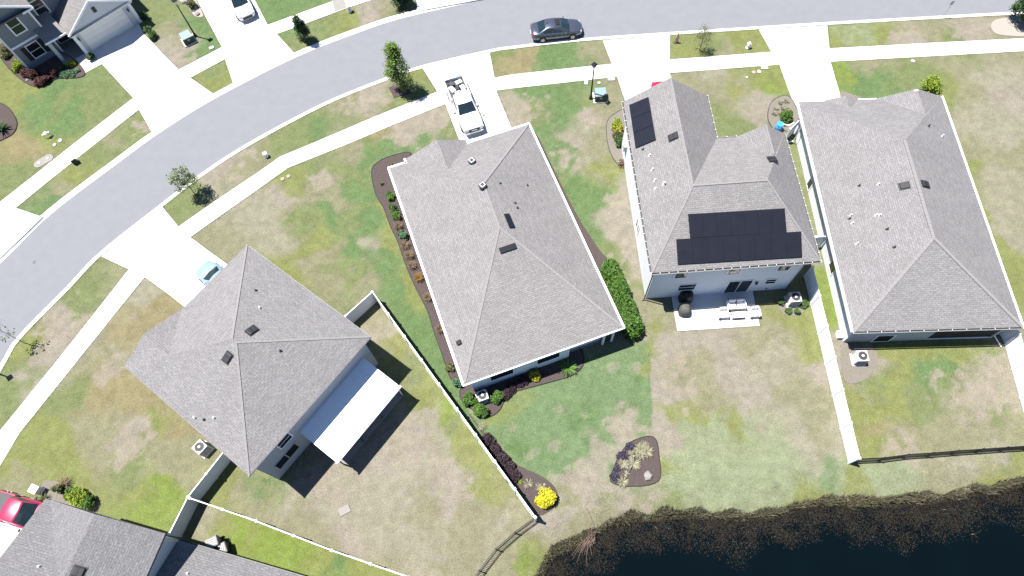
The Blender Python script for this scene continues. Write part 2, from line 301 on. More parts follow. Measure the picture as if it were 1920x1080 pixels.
LOT0 = ("40,170Y 110,165G 180,180M 140,215G 165,190G 120,185M 190,205M 100,250Y 85,200G 50,280D 20,330M 210,250O 250,240M 380,145M 400,150Y 300,40M 330,60O 340,100B 370,50G 390,90G 150,330Y 100,370G 200,280M 120,350O "
 "550,10G 520,30G 600,50M 560,75M 650,45Y 690,30B 740,15O 760,20M 330,390M 380,330B 430,300B 460,310O 350,360M 330,405M 560,230M 620,210M 640,190O 700,170B 680,190B 520,260M 500,255O 740,190M 790,150Y 810,165M 600,240G "
 "940,105M 975,108D 965,122D 1020,105G 1080,100G 1105,95O 1125,110O 1000,135G 1060,115G 1290,95Y 1380,85Y 1330,90M 1410,75Y 1360,100O 1580,70Y 1600,65P 1650,65Y 1700,75B 1750,70O 1830,60B 1800,80M 1870,75O "
 "150,560M 120,600B 90,640B 30,650Y 40,700M 10,740M 60,720B 270,560T 300,580D 250,620D 220,660O 200,700D 170,750D 250,760D 300,790Y 120,760M 60,800Y 100,820Y 200,820O 250,830B 150,790O 100,850Y 60,880Y 200,860O 130,870Y 250,870M 300,860O 330,830O 40,910O 150,920Y 250,910Y 300,920L 280,950L 330,880O 20,890Y 340,800D 290,740D 240,720D "
 "400,440O 440,420T 460,400T 430,460O 520,380B 500,400T 510,440T 540,400O 560,420M 580,450Y 550,490Y 600,480O 620,520O 540,340Y 580,330M 620,340O 640,310M 600,370O 660,330M 670,350G 680,300G 650,280O 700,270M 720,250D 780,250B 760,240B 810,225B 840,240M 800,265G 740,280G 640,420M 620,410G 680,420G 670,480G 690,462T 720,470G 700,520G 740,560G 650,460G 630,490M 660,530M 760,620G 800,690G 715,400Y 735,450Y 765,540Y 840,730G 680,540O 640,380O 700,380G 655,400M "
 "1000,175G 1040,180G 1060,200G 970,200T 985,225T 1010,220M 1040,240G 1050,280G 1010,250G 1090,190M 1105,220B 1120,260O 1100,280O 1130,220O 1140,190O 1075,262T 1070,300G 1040,310G 1060,290T 1050,330M 1080,350G 1100,300T 1120,320O 1110,380G 1090,420G 1120,460G 1140,470M 1150,400B 1160,350B 1155,440B 1180,480B 1190,520B 1170,520M 1130,350M 1145,320Y 1180,540O "
 "1290,160O 1350,170O 1400,160Y 1420,200B 1380,230M 1350,220M 1340,150T 1440,160L 1430,180L 1450,150Y 1410,240M 1580,140L 1620,150G 1600,135L 1650,160G 1650,130O 1700,130M 1720,160M 1760,180Y 1770,200M 1800,140O 1850,150T 1880,180B 1850,230T 1880,260T 1800,230T 1830,300O 1870,330T 1900,300O 1815,320Y 1840,400Y 1880,400T 1900,450T 1870,450Y 1895,500Y 1915,540Y 1810,180O")
def parse(s):
    out = []
    for t in s.split():
        c = t[-1]; x, y = t[:-1].split(','); out.append((*g2(float(x), float(y)), *lin(PAL[c])))
    return np.array(out)
GAIN = np.array((4.12, 3.93, 3.62))                                    # display value of a sunlit level surface / its albedo
wx_ = Q[:, 0]+(fbm(Q[:, 0], Q[:, 1], .45, 5)-.5)*4.2; wy_ = Q[:, 1]+(fbm(Q[:, 0]+91, Q[:, 1]+37, .45, 5)-.5)*4.2
TURF = np.zeros((len(Q), 3)); vis = (np.abs(Q[:, 0]) < 62) & (Q[:, 1] > -12) & (Q[:, 1] < 66)
def shepard(idx, C):
    for k in range(0, len(idx), 40000):
        i = idx[k:k+40000]; d2 = (wx_[i, None]-C[None, :, 0])**2+(wy_[i, None]-C[None, :, 1])**2+.15
        w = d2**-2.3; TURF[i] = (w@C[:, 2:])/w.sum(1, keepdims=True)
lot = np.zeros(len(Q), int)
for k, (poly, s) in LOTS.items(): lot[inside(Q, [g2(*p) for p in poly])] = k
for k in range(6): shepard(np.where((lot == k) & vis)[0], parse(LOT0 if k == 0 else LOTS[k][1])); kk = (lot == k) & vis; TURF[kk] = TURF[kk]*.85+TURF[kk].mean(0)*.15
TURF[~vis] = lin(PAL['O']); SPOTS = [(1175, 800, .9), (1181, 770, .5), (1130, 850, .8), (1116, 874, .8), (1085, 915, 1.1), (1105, 895, .8), (1060, 905, .7), (1165, 845, .5), (800, 240, 1.6), (770, 252, 1.3), (830, 225, .9), (700, 168, 1.5), (690, 190, 1.0), (660, 200, .7), (985, 205, 1.4), (970, 225, 1.0), (690, 464, .6), (340, 100, 1.1), (1063, 298, .9), (1076, 262, .8), (1820, 740, 1.7), (1855, 715, 1.4), (1890, 750, 1.3), (1700, 850, 1.0), (1250, 700, 1.1), (1265, 735, 1.0), (1180, 930, 1.3), (1230, 830, .8), (430, 300, 1.3), (120, 600, 1.4), (90, 640, 1.2), (600, 345, .9), (1160, 380, .9), (1172, 460, .9), (1105, 225, .8), (1420, 205, .9), (1700, 75, 1.1), (1830, 60, 1.3), (760, 830, 1.5), (840, 905, 1.2), (600, 905, 1.2), (690, 30, .8), (265, 235, .8), (700, 625, .8), (1050, 760, .3), (1100, 780, .3), (960, 800, .3), (1000, 850, .35), (1150, 690, .3), (1195, 690, .3), (1040, 835, .3), (1090, 740, .25), (940, 845, .25), (250, 830, 1.2), (210, 690, 1.0)]
_rg = fbm(Q[:, 0]+3, Q[:, 1]+11, 1.5, 5); BARE = np.zeros(len(Q))
for sx_, sy_, sr_ in SPOTS:
    c_ = g2(sx_, sy_); d_ = np.hypot(Q[:, 0]-c_[0], Q[:, 1]-c_[1])/sr_; k_ = d_ < 1.9
    BARE[k_] = np.maximum(BARE[k_], np.clip(((1.15-d_[k_])*.55+(_rg[k_]-.5)*2.8)/.3, 0, .55 if sr_ < .4 else 1.))
BARE = (BARE*.8)[:, None]; TURF = TURF*(1-BARE)+np.array(lin((208, 194, 172)))*BARE
TURF *= 1.14*(.80+.40*fbm(Q[:, 0]+5, Q[:, 1]-8, 2.2, 3))[:, None]; TURF /= GAIN
mud = np.clip((shore_d+.15)/.5, 0, 1)[:, None]; TURF = TURF*(1-mud)+np.array((.024, .02, .013))*mud
ny, nx = GX.shape; ii = np.arange(ny*nx).reshape(ny, nx)
F = np.stack([ii[:-1, :-1], ii[:-1, 1:], ii[1:, 1:], ii[1:, :-1]], -1).reshape(-1, 4)
def mesh_np(name, V, F, m, parent=None):
    me = bpy.data.meshes.new(name); n = F.shape[1]; me.vertices.add(len(V)); me.vertices.foreach_set('co', np.asarray(V, np.float32).ravel())
    me.loops.add(F.size); me.loops.foreach_set('vertex_index', F.astype(np.int32).ravel()); me.polygons.add(len(F))
    me.polygons.foreach_set('loop_start', np.arange(0, F.size, n, dtype=np.int32)); me.polygons.foreach_set('loop_total', np.full(len(F), n, np.int32))
    me.update(calc_edges=True); me.materials.append(m)
    o = bpy.data.objects.new(name, me); COL.objects.link(o); o.parent = parent; return o
ground = struct(mesh_np('ground', np.column_stack([Q, GZ]), F, M['lawn']))
ca = ground.data.color_attributes.new('turf', 'FLOAT_COLOR', 'POINT'); ca.data.foreach_set('color', np.column_stack([TURF, np.ones(len(Q))]).astype(np.float32).ravel())
ground.data.polygons.foreach_set('use_smooth', np.ones(len(F), bool))

# ------------------------------------------------------------------ road, kerbs, paving
def strip(name, P, prof, m):
    """sweep a profile of (offset to the right, z) along P"""
    rows = [np.column_stack([offset(P, -d), np.full(len(P), z)]) for d, z in prof]; V = np.concatenate(rows); n = len(P)
    f = [[j*n+i, (j+1)*n+i, (j+1)*n+i+1, j*n+i+1] for j in range(len(prof)-1) for i in range(n-1)]
    b = MB(); b.add(V, f); return struct(b.build(name, m))
Pd = near; road_b = MB(); n_ = len(near)
road_b.add([(*p, -.115) for p in near]+[(*((a+b)/2), -.07) for a, b in zip(near, far)]+[(*p, -.115) for p in far], [(j*n_+i, j*n_+i+1, (j+1)*n_+i+1, (j+1)*n_+i) for j in (0, 1) for i in range(n_-1)])
struct(road_b.build('road', M['asphalt'], smooth=True))
KP = [(-.02, -.30), (-.02, -.108), (.17, -.098), (.30, .03), (.45, .035), (.46, -.2)]
strip('kerb', near, KP, M['concrete'])
strip('kerb', far[::-1], KP, M['concrete'])
PAVED = []
def pave(name, px, z, m=None, z0=-.15):
    PAVED.append([g2(*p) for p in px]); return struct(MB().prism([g2(*p) if len(p) == 2 else p[:2] for p in px], z0, z).build(name, m or M['concrete']))
SWU = [(0, 808), (110, 673), (217, 537), (242, 505), (288, 463), (335, 425), (405, 376), (480, 326), (525, 294), (583, 270), (700, 220), (820, 172), (927, 146), (960, 140), (1050, 130), (1147, 120), (1256, 112), (1440, 98), (1555, 91), (1740, 81), (1920, 72)]
SWL = [(37, 812), (145, 677), (255, 540), (272, 520), (310, 483), (357, 445), (420, 400), (480, 358), (540, 315), (600, 291), (655, 269), (745, 231), (835, 195), (930, 170), (960, 166), (1060, 155), (1157, 144), (1256, 137), (1440, 123), (1557, 116), (1740, 106), (1920, 96)]
U_ = [g2(*p) for p in SWU]; L_ = [g2(*p) for p in SWL]
U_ = [U_[0]+np.array([-13., -38.]), U_[0]+np.array([-2.7, -9.])]+U_+[U_[-1]+np.array([60., 1.6])]; L_ = [L_[0]+np.array([-13., -38.]), L_[0]+np.array([-2.7, -9.])]+L_+[L_[-1]+np.array([60., 1.6])]
struct(MB().prism(U_+L_[::-1], -.15, .030).build('sidewalk', M['concrete']))
FU = [(697, 0), (652, 15), (520, 64), (422, 111), (357, 146), (260, 206), (179, 270), (90, 341), (30, 390), (0, 416)]
FL = [(625, 2), (502, 47), (415, 89), (335, 131), (250, 184), (138, 270), (60, 332), (0, 379)]
FU = [g2(*p) for p in FU]; FL = [g2(*p) for p in FL]
FU = [FU[0]+np.array([40., 6.5]), FU[0]+np.array([6., 2.1])]+FU+[FU[-1]+np.array([-4, -6.]), FU[-1]+np.array([-16, -44.])]; FL = [FL[0]+np.array([44., 7.0]), FL[0]+np.array([8., 2.9])]+FL+[FL[-1]+np.array([-4, -6.]), FL[-1]+np.array([-16, -44.])]
struct(MB().prism(FU+FL[::-1], -.15, .030).build('sidewalk', M['concrete']))
struct(MB().prism([g2(*p) for p in [(622, -1), (643, -5), (652, 14), (628, 23)]], -.1, .036).build('sidewalk_slab', M['concrete_old']))
pave('driveway', [(163, 88), (256, 36), (270, 64), (335, 131), (357, 146), (400, 176), (284, 247), (261, 206), (250, 184), (191, 120), (160, 137), (140, 110), (150, 100)], .026)
pave('driveway', [(350, -40), (385, 30), (416, 88), (422, 111), (437, 156), (552, 100), (518, 63), (502, 47), (470, -15), (455, -40)], .026)
pave('driveway', [(780, -25), (782, 21), (918, -4), (925, -25)], .026)
pave('driveway', [(-110, 360), (0, 379), (30, 390), (80, 407), (5, 480), (-90, 560), (-170, 500)], .026)
pave('driveway', [(302, 385), (335, 425), (357, 445), (400, 477), (470, 526), (410, 620), (347, 576), (300, 540), (272, 520), (242, 505), (190, 481)], .026)
pave('driveway', [(792, 127), (820, 172), (835, 195), (860, 260), (872, 290), (975, 272), (960, 242), (930, 170), (927, 145), (918, 98)], .026)
pave('driveway', [(1130, 76), (1147, 120), (1157, 144), (1172, 190), (1180, 225), (1290, 215), (1255, 137), (1256, 112), (1256, 66)], .026)
pave('driveway', [(1423, 56), (1446, 97), (1461, 121), (1487, 192), (1495, 215), (1587, 212), (1577, 184), (1557, 116), (1555, 91), (1551, 48)], .026)
pave('driveway', [(-90, 900), (0, 926), (84, 953), (110, 962), (70, 1075), (-10, 1120), (-150, 1080)], .026)
pave('patio', [(1258, 552), (1270, 621), (1424, 611), (1410, 542)], .05)

# pond
pw = [tuple(p) for p in offset(shore, .55)[::1]]
wp = [p for p in offset(shore, -.35)]
struct(MB().prism([tuple(p) for p in wp]+[(wp[-1][0], wp[-1][1]-75), (wp[0][0]+10, wp[0][1]-60)], -1.9, -.42).build('pond_water', M['water']))

# ------------------------------------------------------------------ beds
def bed(name, label, px, m='mulch', z=.055, n=5, edge=True, smooth=True):
    P = [g2(*p) for p in px]; P = closed_catmull(P, n) if smooth else [np.array(p) for p in P]
    t = thing(name, label, 'garden bed', (*np.mean(P, 0), 0)); c = np.mean(P, 0)
    pts = [p-c for p in P]
    # grid of bumps clipped to the outline
    b = MB().prism([tuple(p) for p in pts], -.12, z); o = b.build('mulch' if m == 'mulch' else 'gravel' if m == 'gravel' else 'sand', M[m], t)
    if edge:
        ring = pts+[pts[0]]; e = MB()
        for a, d in zip(ring[:-1], ring[1:]):
            if np.linalg.norm(a-d) > .02: e.bar((*a, z*.5), (*d, z*.5), .05, z+.05)
        e.build('edging', M['edging'] if m == 'mulch' else M['darkgrey'], t)
    return t
bed('mulch_bed', 'long curved dark mulch bed hugging the side wall of the house with the pickup driveway', [(771, 288), (730, 294), (702, 310), (697, 330), (705, 365), (720, 392), (732, 425), (745, 452), (760, 495), (777, 535), (802, 585), (815, 627), (830, 668), (846, 712), (868, 715), (852, 660), (830, 590), (800, 520), (770, 440), (745, 370), (738, 330)])
bed('mulch_bed', 'dark mulch bed with leafy plants behind the house with round roof fans', [(862, 742), (872, 757), (891, 772), (917, 781), (936, 770), (946, 752), (964, 736), (993, 727), (1033, 716), (1074, 703), (1094, 680), (1080, 650), (1000, 672), (920, 698), (872, 716)])
bed('mulch_bed', 'tapering dark mulch bed running along the white fence to the yellow bush', [(880, 776), (905, 808), (930, 826), (950, 856), (962, 868), (992, 882), (1022, 897), (1042, 917), (1045, 944), (1016, 966), (1000, 955), (960, 895), (920, 838)], edge=False)
bed('island_bed', 'freestanding rounded mulch bed with straw coloured rosettes in the lawn near the pond', [(1226, 820), (1188, 826), (1166, 846), (1151, 876), (1146, 904), (1185, 912), (1234, 902), (1236, 860)])
bed('mulch_bed', 'small square of dark mulch under the young street tree', [(729, 165), (752, 154), (772, 172), (766, 176), (739, 184)], edge=False, smooth=False)
bed('mulch_bed', 'dark mulch bed with red shrubs in front of the slate grey house', [(-4, 85), (8, 118), (40, 150), (66, 163), (84, 160), (110, 148), (143, 147), (160, 138), (141, 113), (110, 98), (60, 85)])
bed('mulch_bed', 'rounded dark mulch patch holding a palm beside the slate house lawn', [(-40, 190), (5, 195), (26, 215), (32, 238), (14, 258), (-40, 270)])
bed('mulch_bed', 'thin brown mulch strip along the wall facing the solar panel house', [(992, 245), (1008, 255), (1030, 300), (1080, 400), (1125, 470), (1150, 500), (1205, 610), (1180, 635), (1150, 590), (1060, 400), (1010, 300)], edge=False)
bed('gravel_bed', 'pale gravel bed with a dark edge beside the solar panel house', [(1172, 208), (1152, 214), (1138, 230), (1138, 262), (1146, 290), (1160, 308), (1176, 300), (1180, 250)], 'gravel')
bed('gravel_bed', 'pale gravel bed of clumpy grasses between two driveways', [(1476, 180), (1455, 185), (1442, 200), (1441, 228), (1462, 250), (1500, 240), (1492, 200)], 'gravel')
bed('mulch_bed', 'brown mulch bed beside the empty driveway of the long hip house', [(1576, 172), (1600, 178), (1640, 190), (1700, 180), (1720, 200), (1600, 220), (1580, 195)], 'gravel', edge=False)
bed('sand_ring', 'pale sand ring around a dense dark street tree', [(1870, 36), (1858, 48), (1866, 62), (1890, 67), (1930, 66), (1945, 45), (1915, 32)], 'sand', z=.02, edge=False)
bed('gravel_bed', 'half round gravel patch around the air conditioner beside the patio', [(1460, 556), (1457, 570), (1470, 588), (1495, 592), (1512, 578), (1510, 556)], 'gravel', z=.02, edge=False)
bed('gravel_bed', 'bare rounded gravel patch around the air conditioner beside the white fence', [(1578, 655), (1585, 715), (1622, 712), (1640, 690), (1643, 660), (1610, 650)], 'gravel', z=.02, edge=False)
bed('gravel_bed', 'scruffy gravel bed of shrubs at the corner of the red pickup house', [(80, 905), (100, 902), (140, 912), (180, 935), (186, 950), (160, 960), (90, 938)], 'gravel', z=.02, edge=False)

# ------------------------------------------------------------------ houses
class House:
    def __init__(s, name, label, origin, ang, roofmat, wallmat):
        s.o = np.array(origin, float); s.a = RAD(ang); s.U = np.array([math.cos(s.a), math.sin(s.a)]); s.V = np.array([-math.sin(s.a), math.cos(s.a)])
        s.root = thing(name, label, 'house', (*origin, 0), s.a); s.w = []; s.rm = roofmat; s.wm = wallmat
    def L(s, px, py, z=0.): d = g2(px, py, z)-s.o; return float(d@s.U), float(d@s.V)
    def W(s, u, v): return s.o+s.U*u+s.V*v
    def h(s, u, v):
        best = 0
        for w in s.w:
            u0, u1, v0, v1 = w['r']
            if u0-.05 <= u <= u1+.05 and v0-.05 <= v <= v1+.05:
                best = max(best, min(n[0]*u+n[1]*v+n[2] for n in w['pl']))
        return best
    def on(s, px, py):
        z = 9.
        while z > .5:
            u, v = s.L(px, py, z); hh = s.h(u, v)
            if hh >= z: return u, v, hh
            z -= .02
        return u, v, s.w[0]['ez']
    def grad(s, u, v, e=.08): return (s.h(u+e, v)-s.h(u-e, v))/(2*e), (s.h(u, v+e)-s.h(u, v-e))/(2*e)
    def wing(s, r, a, b, ez):
        """rectangle r=(u0,u1,v0,v1), eave height ez, ridge a->b as (u,v,z)"""
        u0, u1, v0, v1 = r; A, B = Vector(a), Vector(b)
        c = [Vector((u0, v0, ez)), Vector((u1, v0, ez)), Vector((u1, v1, ez)), Vector((u0, v1, ez))]
        along_v = abs(a[1]-b[1]) > abs(a[0]-b[0])
        if along_v: faces = [(c[0], A, B, c[3]), (c[1], c[2], B, A), (c[0], c[1], A), (c[2], c[3], B)]
        else: faces = [(c[0], c[1], B, A), (c[2], c[3], A, B), (c[3], c[0], A), (c[1], c[2], B)]
        pl = []
        for f in faces:
            n = (f[1]-f[0]).cross(f[2]-f[0])
            if abs(n.z)/n.length > .05: pl.append((-n.x/n.z, -n.y/n.z, (n.x*f[0].x+n.y*f[0].y)/n.z+f[0].z))
        s.w.append(dict(r=r, f=faces, pl=pl, ez=ez, a=A, b=B, c=c))
    def build_roof(s, th=.17):
        V, Fc, UV = [], [], []
        for w in s.w:
            for f in w['f']:
                n = (f[1]-f[0]).cross(f[2]-f[0]); n.normalize()
                if n.z < 0: n = -n
                hh = Vector((0, 0, 1)).cross(n); hh = hh.normalized() if hh.length > 1e-5 else Vector((1, 0, 0)); up = n.cross(hh)
                if abs(n.z) < .05: continue
                o = len(V); V += [tuple(p) for p in f]; Fc.append(tuple(range(o, o+len(f)))); UV += [(p.dot(hh), p.dot(up)) for p in f]
            c = w['c']
            for i in range(4):
                a, b = c[i], c[(i+1) % 4]; o = len(V); V += [tuple(a), tuple(b), (b.x, b.y, b.z-th), (a.x, a.y, a.z-th)]; Fc.append((o, o+1, o+2, o+3)); UV += [(0, 0)]*4
            o = len(V); V += [(p.x, p.y, p.z-th) for p in c]; Fc.append((o+3, o+2, o+1, o)); UV += [(0, 0)]*4
        me = bpy.data.meshes.new('roof'); me.from_pydata(V, [], Fc); uvl = me.uv_layers.new(name='UVMap')
        uvl.data.foreach_set('uv', [x for p in Fc for i in p for x in UV[i]]); me.materials.append(s.rm)
        me.update(); o = bpy.data.objects.new('roof', me); COL.objects.link(o); o.parent = s.root; s.roof = o
    def caps(s, lines, w=.18):
        for p, q in lines:
            p = Vector(p); q = Vector(q); d = (q-p); n = max(2, int(d.length/.16)); b = MB()
            for i in range(n):
                a = p+d*(i/n); e = p+d*((i+1)/n); b.bar(a+Vector((0, 0, .022+.006*(i % 2))), e+Vector((0, 0, .014+.006*(i % 2))), w, .02)
            b.build('ridge_cap', M['cap'], s.roof)
    def fascia(s, segs, z, m=None, h=.17, w=.12, name='fascia'):
        for (a, b) in segs: MB().bar((*a, z-h/2+.01), (*b, z-h/2+.01), w, h).build(name, m or M['white'], s.root)
    def gutter(s, a, b, z, out, every=.62):
        a = Vector((*a, z-.05)); b = Vector((*b, z-.05)); o = Vector((*out, 0)); m = MB()
        m.bar(a+o*.045+Vector((0, 0, -.06)), b+o*.045+Vector((0, 0, -.06)), .09, .02); gi = m.build('gutter', M['gutter_in'], s.root)
        MB().bar(a+o*.094+Vector((0, 0, -.055)), b+o*.094+Vector((0, 0, -.055)), .016, .07).build('gutter_lip', M['lightgrey'], gi)
        n = int((b-a).length/every); br = MB().bar(o*.0+Vector((0, 0, 0)), o*.1, .03, .014); first = None
        for i in range(n+1):
            p = a+(b-a)*(i/n)+Vector((0, 0, .07))
            if first is None: first = br.build('gutter_bracket', M['white'], gi, loc=p)
            else: inst(first, gi, p)
    def block(s, r, z1, name='wall', m=None, z0=-.1):
        u0, u1, v0, v1 = r; b = MB()
        b.add([(u0, v0, z0), (u1, v0, z0), (u1, v1, z0), (u0, v1, z0), (u0, v0, z1), (u1, v0, z1), (u1, v1, z1), (u0, v1, z1)], [(0, 1, 5, 4), (1, 2, 6, 5), (2, 3, 7, 6), (3, 0, 4, 7)])
        return b.build(name, m or s.wm, s.root)
    def gable(s, p0, p1, apex, m=None):
        d = (Vector(p1)-Vector(p0)).normalized(); n = Vector((-d.y, d.x, 0))*.06; P = [Vector(p0), Vector(p1), Vector(apex)]
        MB().add([p+n for p in P]+[p-n for p in P], [(0, 1, 2), (5, 4, 3), (0, 3, 4, 1), (1, 4, 5, 2), (2, 5, 3, 0)]).build('gable', m or s.wm, s.root)
    def wallpx(s, px, py, axis, val):
        """where the ray through a pixel meets the wall plane u=val or v=val: (along, z)"""
        r = ray(px, py); n = s.U if axis == 'u' else s.V; t = (val-(-s.o)@n)/(r[:2]@n); p = np.array([0, 0, CH])+r*t; d = p[:2]-s.o
        return (float(d@s.V) if axis == 'u' else float(d@s.U)), float(p[2])
    def window(s, axis, val, sgn, c, z0, z1, w, bars=1, fm=None, fw=.09, vert=False, name='window', pane=None, depth=.05):
        """a framed window lying on the wall plane, facing sgn along the axis"""
        def P(al, z, out): return (val+sgn*out, al, z) if axis == 'u' else (al, val+sgn*out, z)
        fr = MB(); k = depth/2+.004
        def bx(al0, al1, za, zb, d0, d1):
            p = P((al0+al1)/2, (za+zb)/2, (d0+d1)/2); sz = (abs(d1-d0), abs(al1-al0), zb-za) if axis == 'u' else (abs(al1-al0), abs(d1-d0), zb-za)
            return p, sz
        for q in [(c-w/2-fw, c+w/2+fw, z1, z1+fw), (c-w/2-fw, c+w/2+fw, z0-fw, z0), (c-w/2-fw, c-w/2, z0, z1), (c+w/2, c+w/2+fw, z0, z1)]: fr.box(*bx(*q, .003, depth))
        if vert: fr.box(*bx(c-.03, c+.03, z0, z1, .003, depth-.01))
        elif bars: fr.box(*bx(c-w/2, c+w/2, (z0+z1)/2-.025, (z0+z1)/2+.025, .003, depth-.01))
        f = fr.build(name, fm or M['white'], s.root)
        parts = [(c-w/2, c-.03, z0, z1), (c+.03, c+w/2, z0, z1)] if vert else ([(c-w/2, c+w/2, z0, (z0+z1)/2-.025), (c-w/2, c+w/2, (z0+z1)/2+.025, z1)] if bars else [(c-w/2, c+w/2, z0, z1)])
        for q in parts: MB().box(*bx(*q, .004, depth-.022)).build('pane', pane or M['glass'], f)
        return f
    def winpx(s, axis, val, sgn, px, w, hgt, **k):
        al, z = s.wallpx(*px, axis, val); return s.window(axis, val, sgn, al, z-hgt/2, z+hgt/2, w, **k)
    # roof furniture, placed where the photograph shows it
    def box_vent(s, px, w=.55, d=.4, rot=0):
        u, v, z = s.on(*px); gu, gv = s.grad(u, v); R = Matrix.Rotation(math.atan2(gv, gu), 3, 'Z')@Matrix.Rotation(-math.atan(math.hypot(gu, gv)), 3, 'Y')
        o = MB(); o.box(Vector((u, v, z+.07)), (.62, .52, .14), tilt=R); e = o.build('box_vent', mat('vent_dark', (.021, .022, .028), .55, var=.15), s.roof, bevel=.05)
        MB().box(Vector((u, v, z+.148)), (.05, .5, .02), tilt=R).build('seam', M['black'], e)
        MB().box(Vector((u, v, z+.01)), (.8, .66, .02), tilt=R).build('flashing', M['solar_frame'], e)
    def pipe(s, px, white=True, h=.32, r=.05):
        u, v, z = s.on(*px); o = MB().tube([(u, v, z-.08), (u, v, z+h)], r, 10).build('vent_pipe', M['white'] if white else M['darkgrey'], s.roof)
        MB().tube([(u, v, z-.1), (u, v, z+.08)], [r+.09, r+.02], 10).build('boot', M['lightgrey'] if white else M['darkgrey'], o)
    def flat_on(s, px, size, m, name, lift=.06, th=.08, rot=0.):
        u, v, z = s.on(*px); gu, gv = s.grad(u, v); n = Vector((-gu, -gv, 1)).normalized(); up = Vector((gu, gv, gu*gu+gv*gv)).normalized(); ac = up.cross(n)
        R = Matrix((ac, up, n)).transposed()@Matrix.Rotation(rot, 3, 'Z'); return MB().box(Vector((u, v, z))+n*(lift+th/2), (*size, th), tilt=R).build(name, m, s.roof), R, n, Vector((u, v, z))
    def downspout(s, u, v, z, kick=(0, -.4)):
        MB().tube([(u, v, z-.2), (u, v, .25), (u+kick[0], v+kick[1], .08)], .05, 8).build('downspout', M['darkgrey'], s.root)
    def garage(s, u0, u1, v, zt=2.15, sgn=1):
        """sectional garage door on the front wall, one mesh per panel"""
        d = MB().box(((u0+u1)/2, v+sgn*.015, zt/2+.03), (u1-u0+.1, .03, zt+.08)).build('garage_door', M['lightgrey'], s.root)
        for i in range(4):
            for j in range(4):
                w = (u1-u0)/4; hh = zt/4
                MB().box((u0+w*(i+.5), v+sgn*.036, .03+hh*(j+.5)), (w-.012, .02, hh-.012)).build('panel', M['door'], d)

# --- H2: centre, one storey, white gutters, solar fans
H2 = House('hip_roof_house', 'one storey house with grey hip roof, white gutters and two round roof fans', (-4.6, 13.67), 20.0, M['roof_warm'], M['wall_white'])
E2 = 2.8
H2.wing((-.2, 11.87, 0, 19.35), (5.95, 9.6, 5.3), (6.1, 13.6, 5.3), E2)
H2.wing((1.3, 6.5, 12, 19.75), (4.15, 12, 3.95), (4.15, 19.75, 3.95), E2-.004)
H2.build_roof()
H2.caps([((-.2, 0, E2), (5.95, 9.6, 5.3)), ((11.87, 0, E2), (5.95, 9.6, 5.3)), ((5.95, 9.6, 5.3), (6.1, 13.6, 5.3)), ((11.87, 19.35, E2), (6.1, 13.6, 5.3))])
H2.fascia([((-.25, -.02), (-.25, 19.4)), ((11.93, -.02), (11.93, 19.4)), ((-.3, 19.41), (1.3, 19.41)), ((6.55, 19.41), (11.98, 19.41)), ((1.24, 18.9), (1.24, 19.8)), ((6.56, 18.9), (6.56, 19.36))], E2+.02, w=.16)
H2.fascia([((-.3, -.04), (11.98, -.04))], E2+.02, w=.09, h=.14); H2.block((.35, 7.7, .16, 18.85), E2-.1); H2.block((7.7, 10.6, .62, 18.85), E2-.1); H2.block((10.6, 11.4, 2.6, 18.85), E2-.1)
MB().box((11.0, .3, 1.3), (.66, .012, 2.4)).build('screen_panel', M['screen'], H2.root); H2.block((1.9, 6.0, 18.85, 19.3), E2-.1); H2.gable((1.4, 19.65, E2-.1), (6.4, 19.65, E2-.1), (4.15, 19.65, 3.85))
H2.fascia([((7.7, .24), (11.4, .24))], E2-.05, h=.3, w=.14, name='porch_beam')
for u in (7.78, 10.6, 11.32): box1('porch_post', M['white'], (u, .24, 1.25), (.14, .14, 2.6), H2.root)
MB().box((9.55, 1.5, .03), (3.6, 2.1, .06)).build('porch_floor', M['concrete_old'], H2.root)
H2.winpx('v', .16, -1, (941, 702), 1.7, 1.0, bars=0, pane=M['glass']); H2.winpx('v', .16, -1, (1028, 671), 1.7, 1.0, bars=0)
for v in (4, 9, 14): H2.window('u', .35, -1, v, .9, 2.2, .9); H2.window('u', 11.4, 1, v, .9, 2.2, .9)
H2.garage(6.9, 11.0, 18.85)
H2.window('v', 19.3, 1, 3.0, .9, 2.2, 1.2); H2.window('v', 19.3, 1, 4.9, .05, 2.1, .9, bars=0, name='front_door', pane=M['shutter'])
for p in [(885, 305), (905, 351)]:
    u, v, z = H2.on(*p); k = MB().tube([(u, v, z-.1), (u, v, z+.22)], [.26, .26], 20).build('solar_fan', M['darkgrey'], H2.roof)
    MB().tube([(u, v, z+.22), (u, v, z+.30)], [.31, .26], 20).build('fan_dome', M['darkgrey'], k)
    MB().box((u, v, z+.34), (.36, .36, .03), rz=.4).build('solar_plate', M['white'], k); MB().box((u, v, z+.362), (.28, .28, .015), rz=.4).build('solar_cell', M['darkgrey'], k)
H2.flat_on((954, 415), (1.2, .42), M['solar'], 'skylight'); H2.flat_on((952, 466), (1.25, .42), M['solar'], 'skylight')
for p in [(966, 381), (970, 390), (938, 344), (989, 348)]: H2.pipe(p, False, .18, .05)
H2.box_vent((862, 643)) if False else H2.flat_on((862, 643), (.3, .34), M['black'], 'exhaust_vent', th=.16)

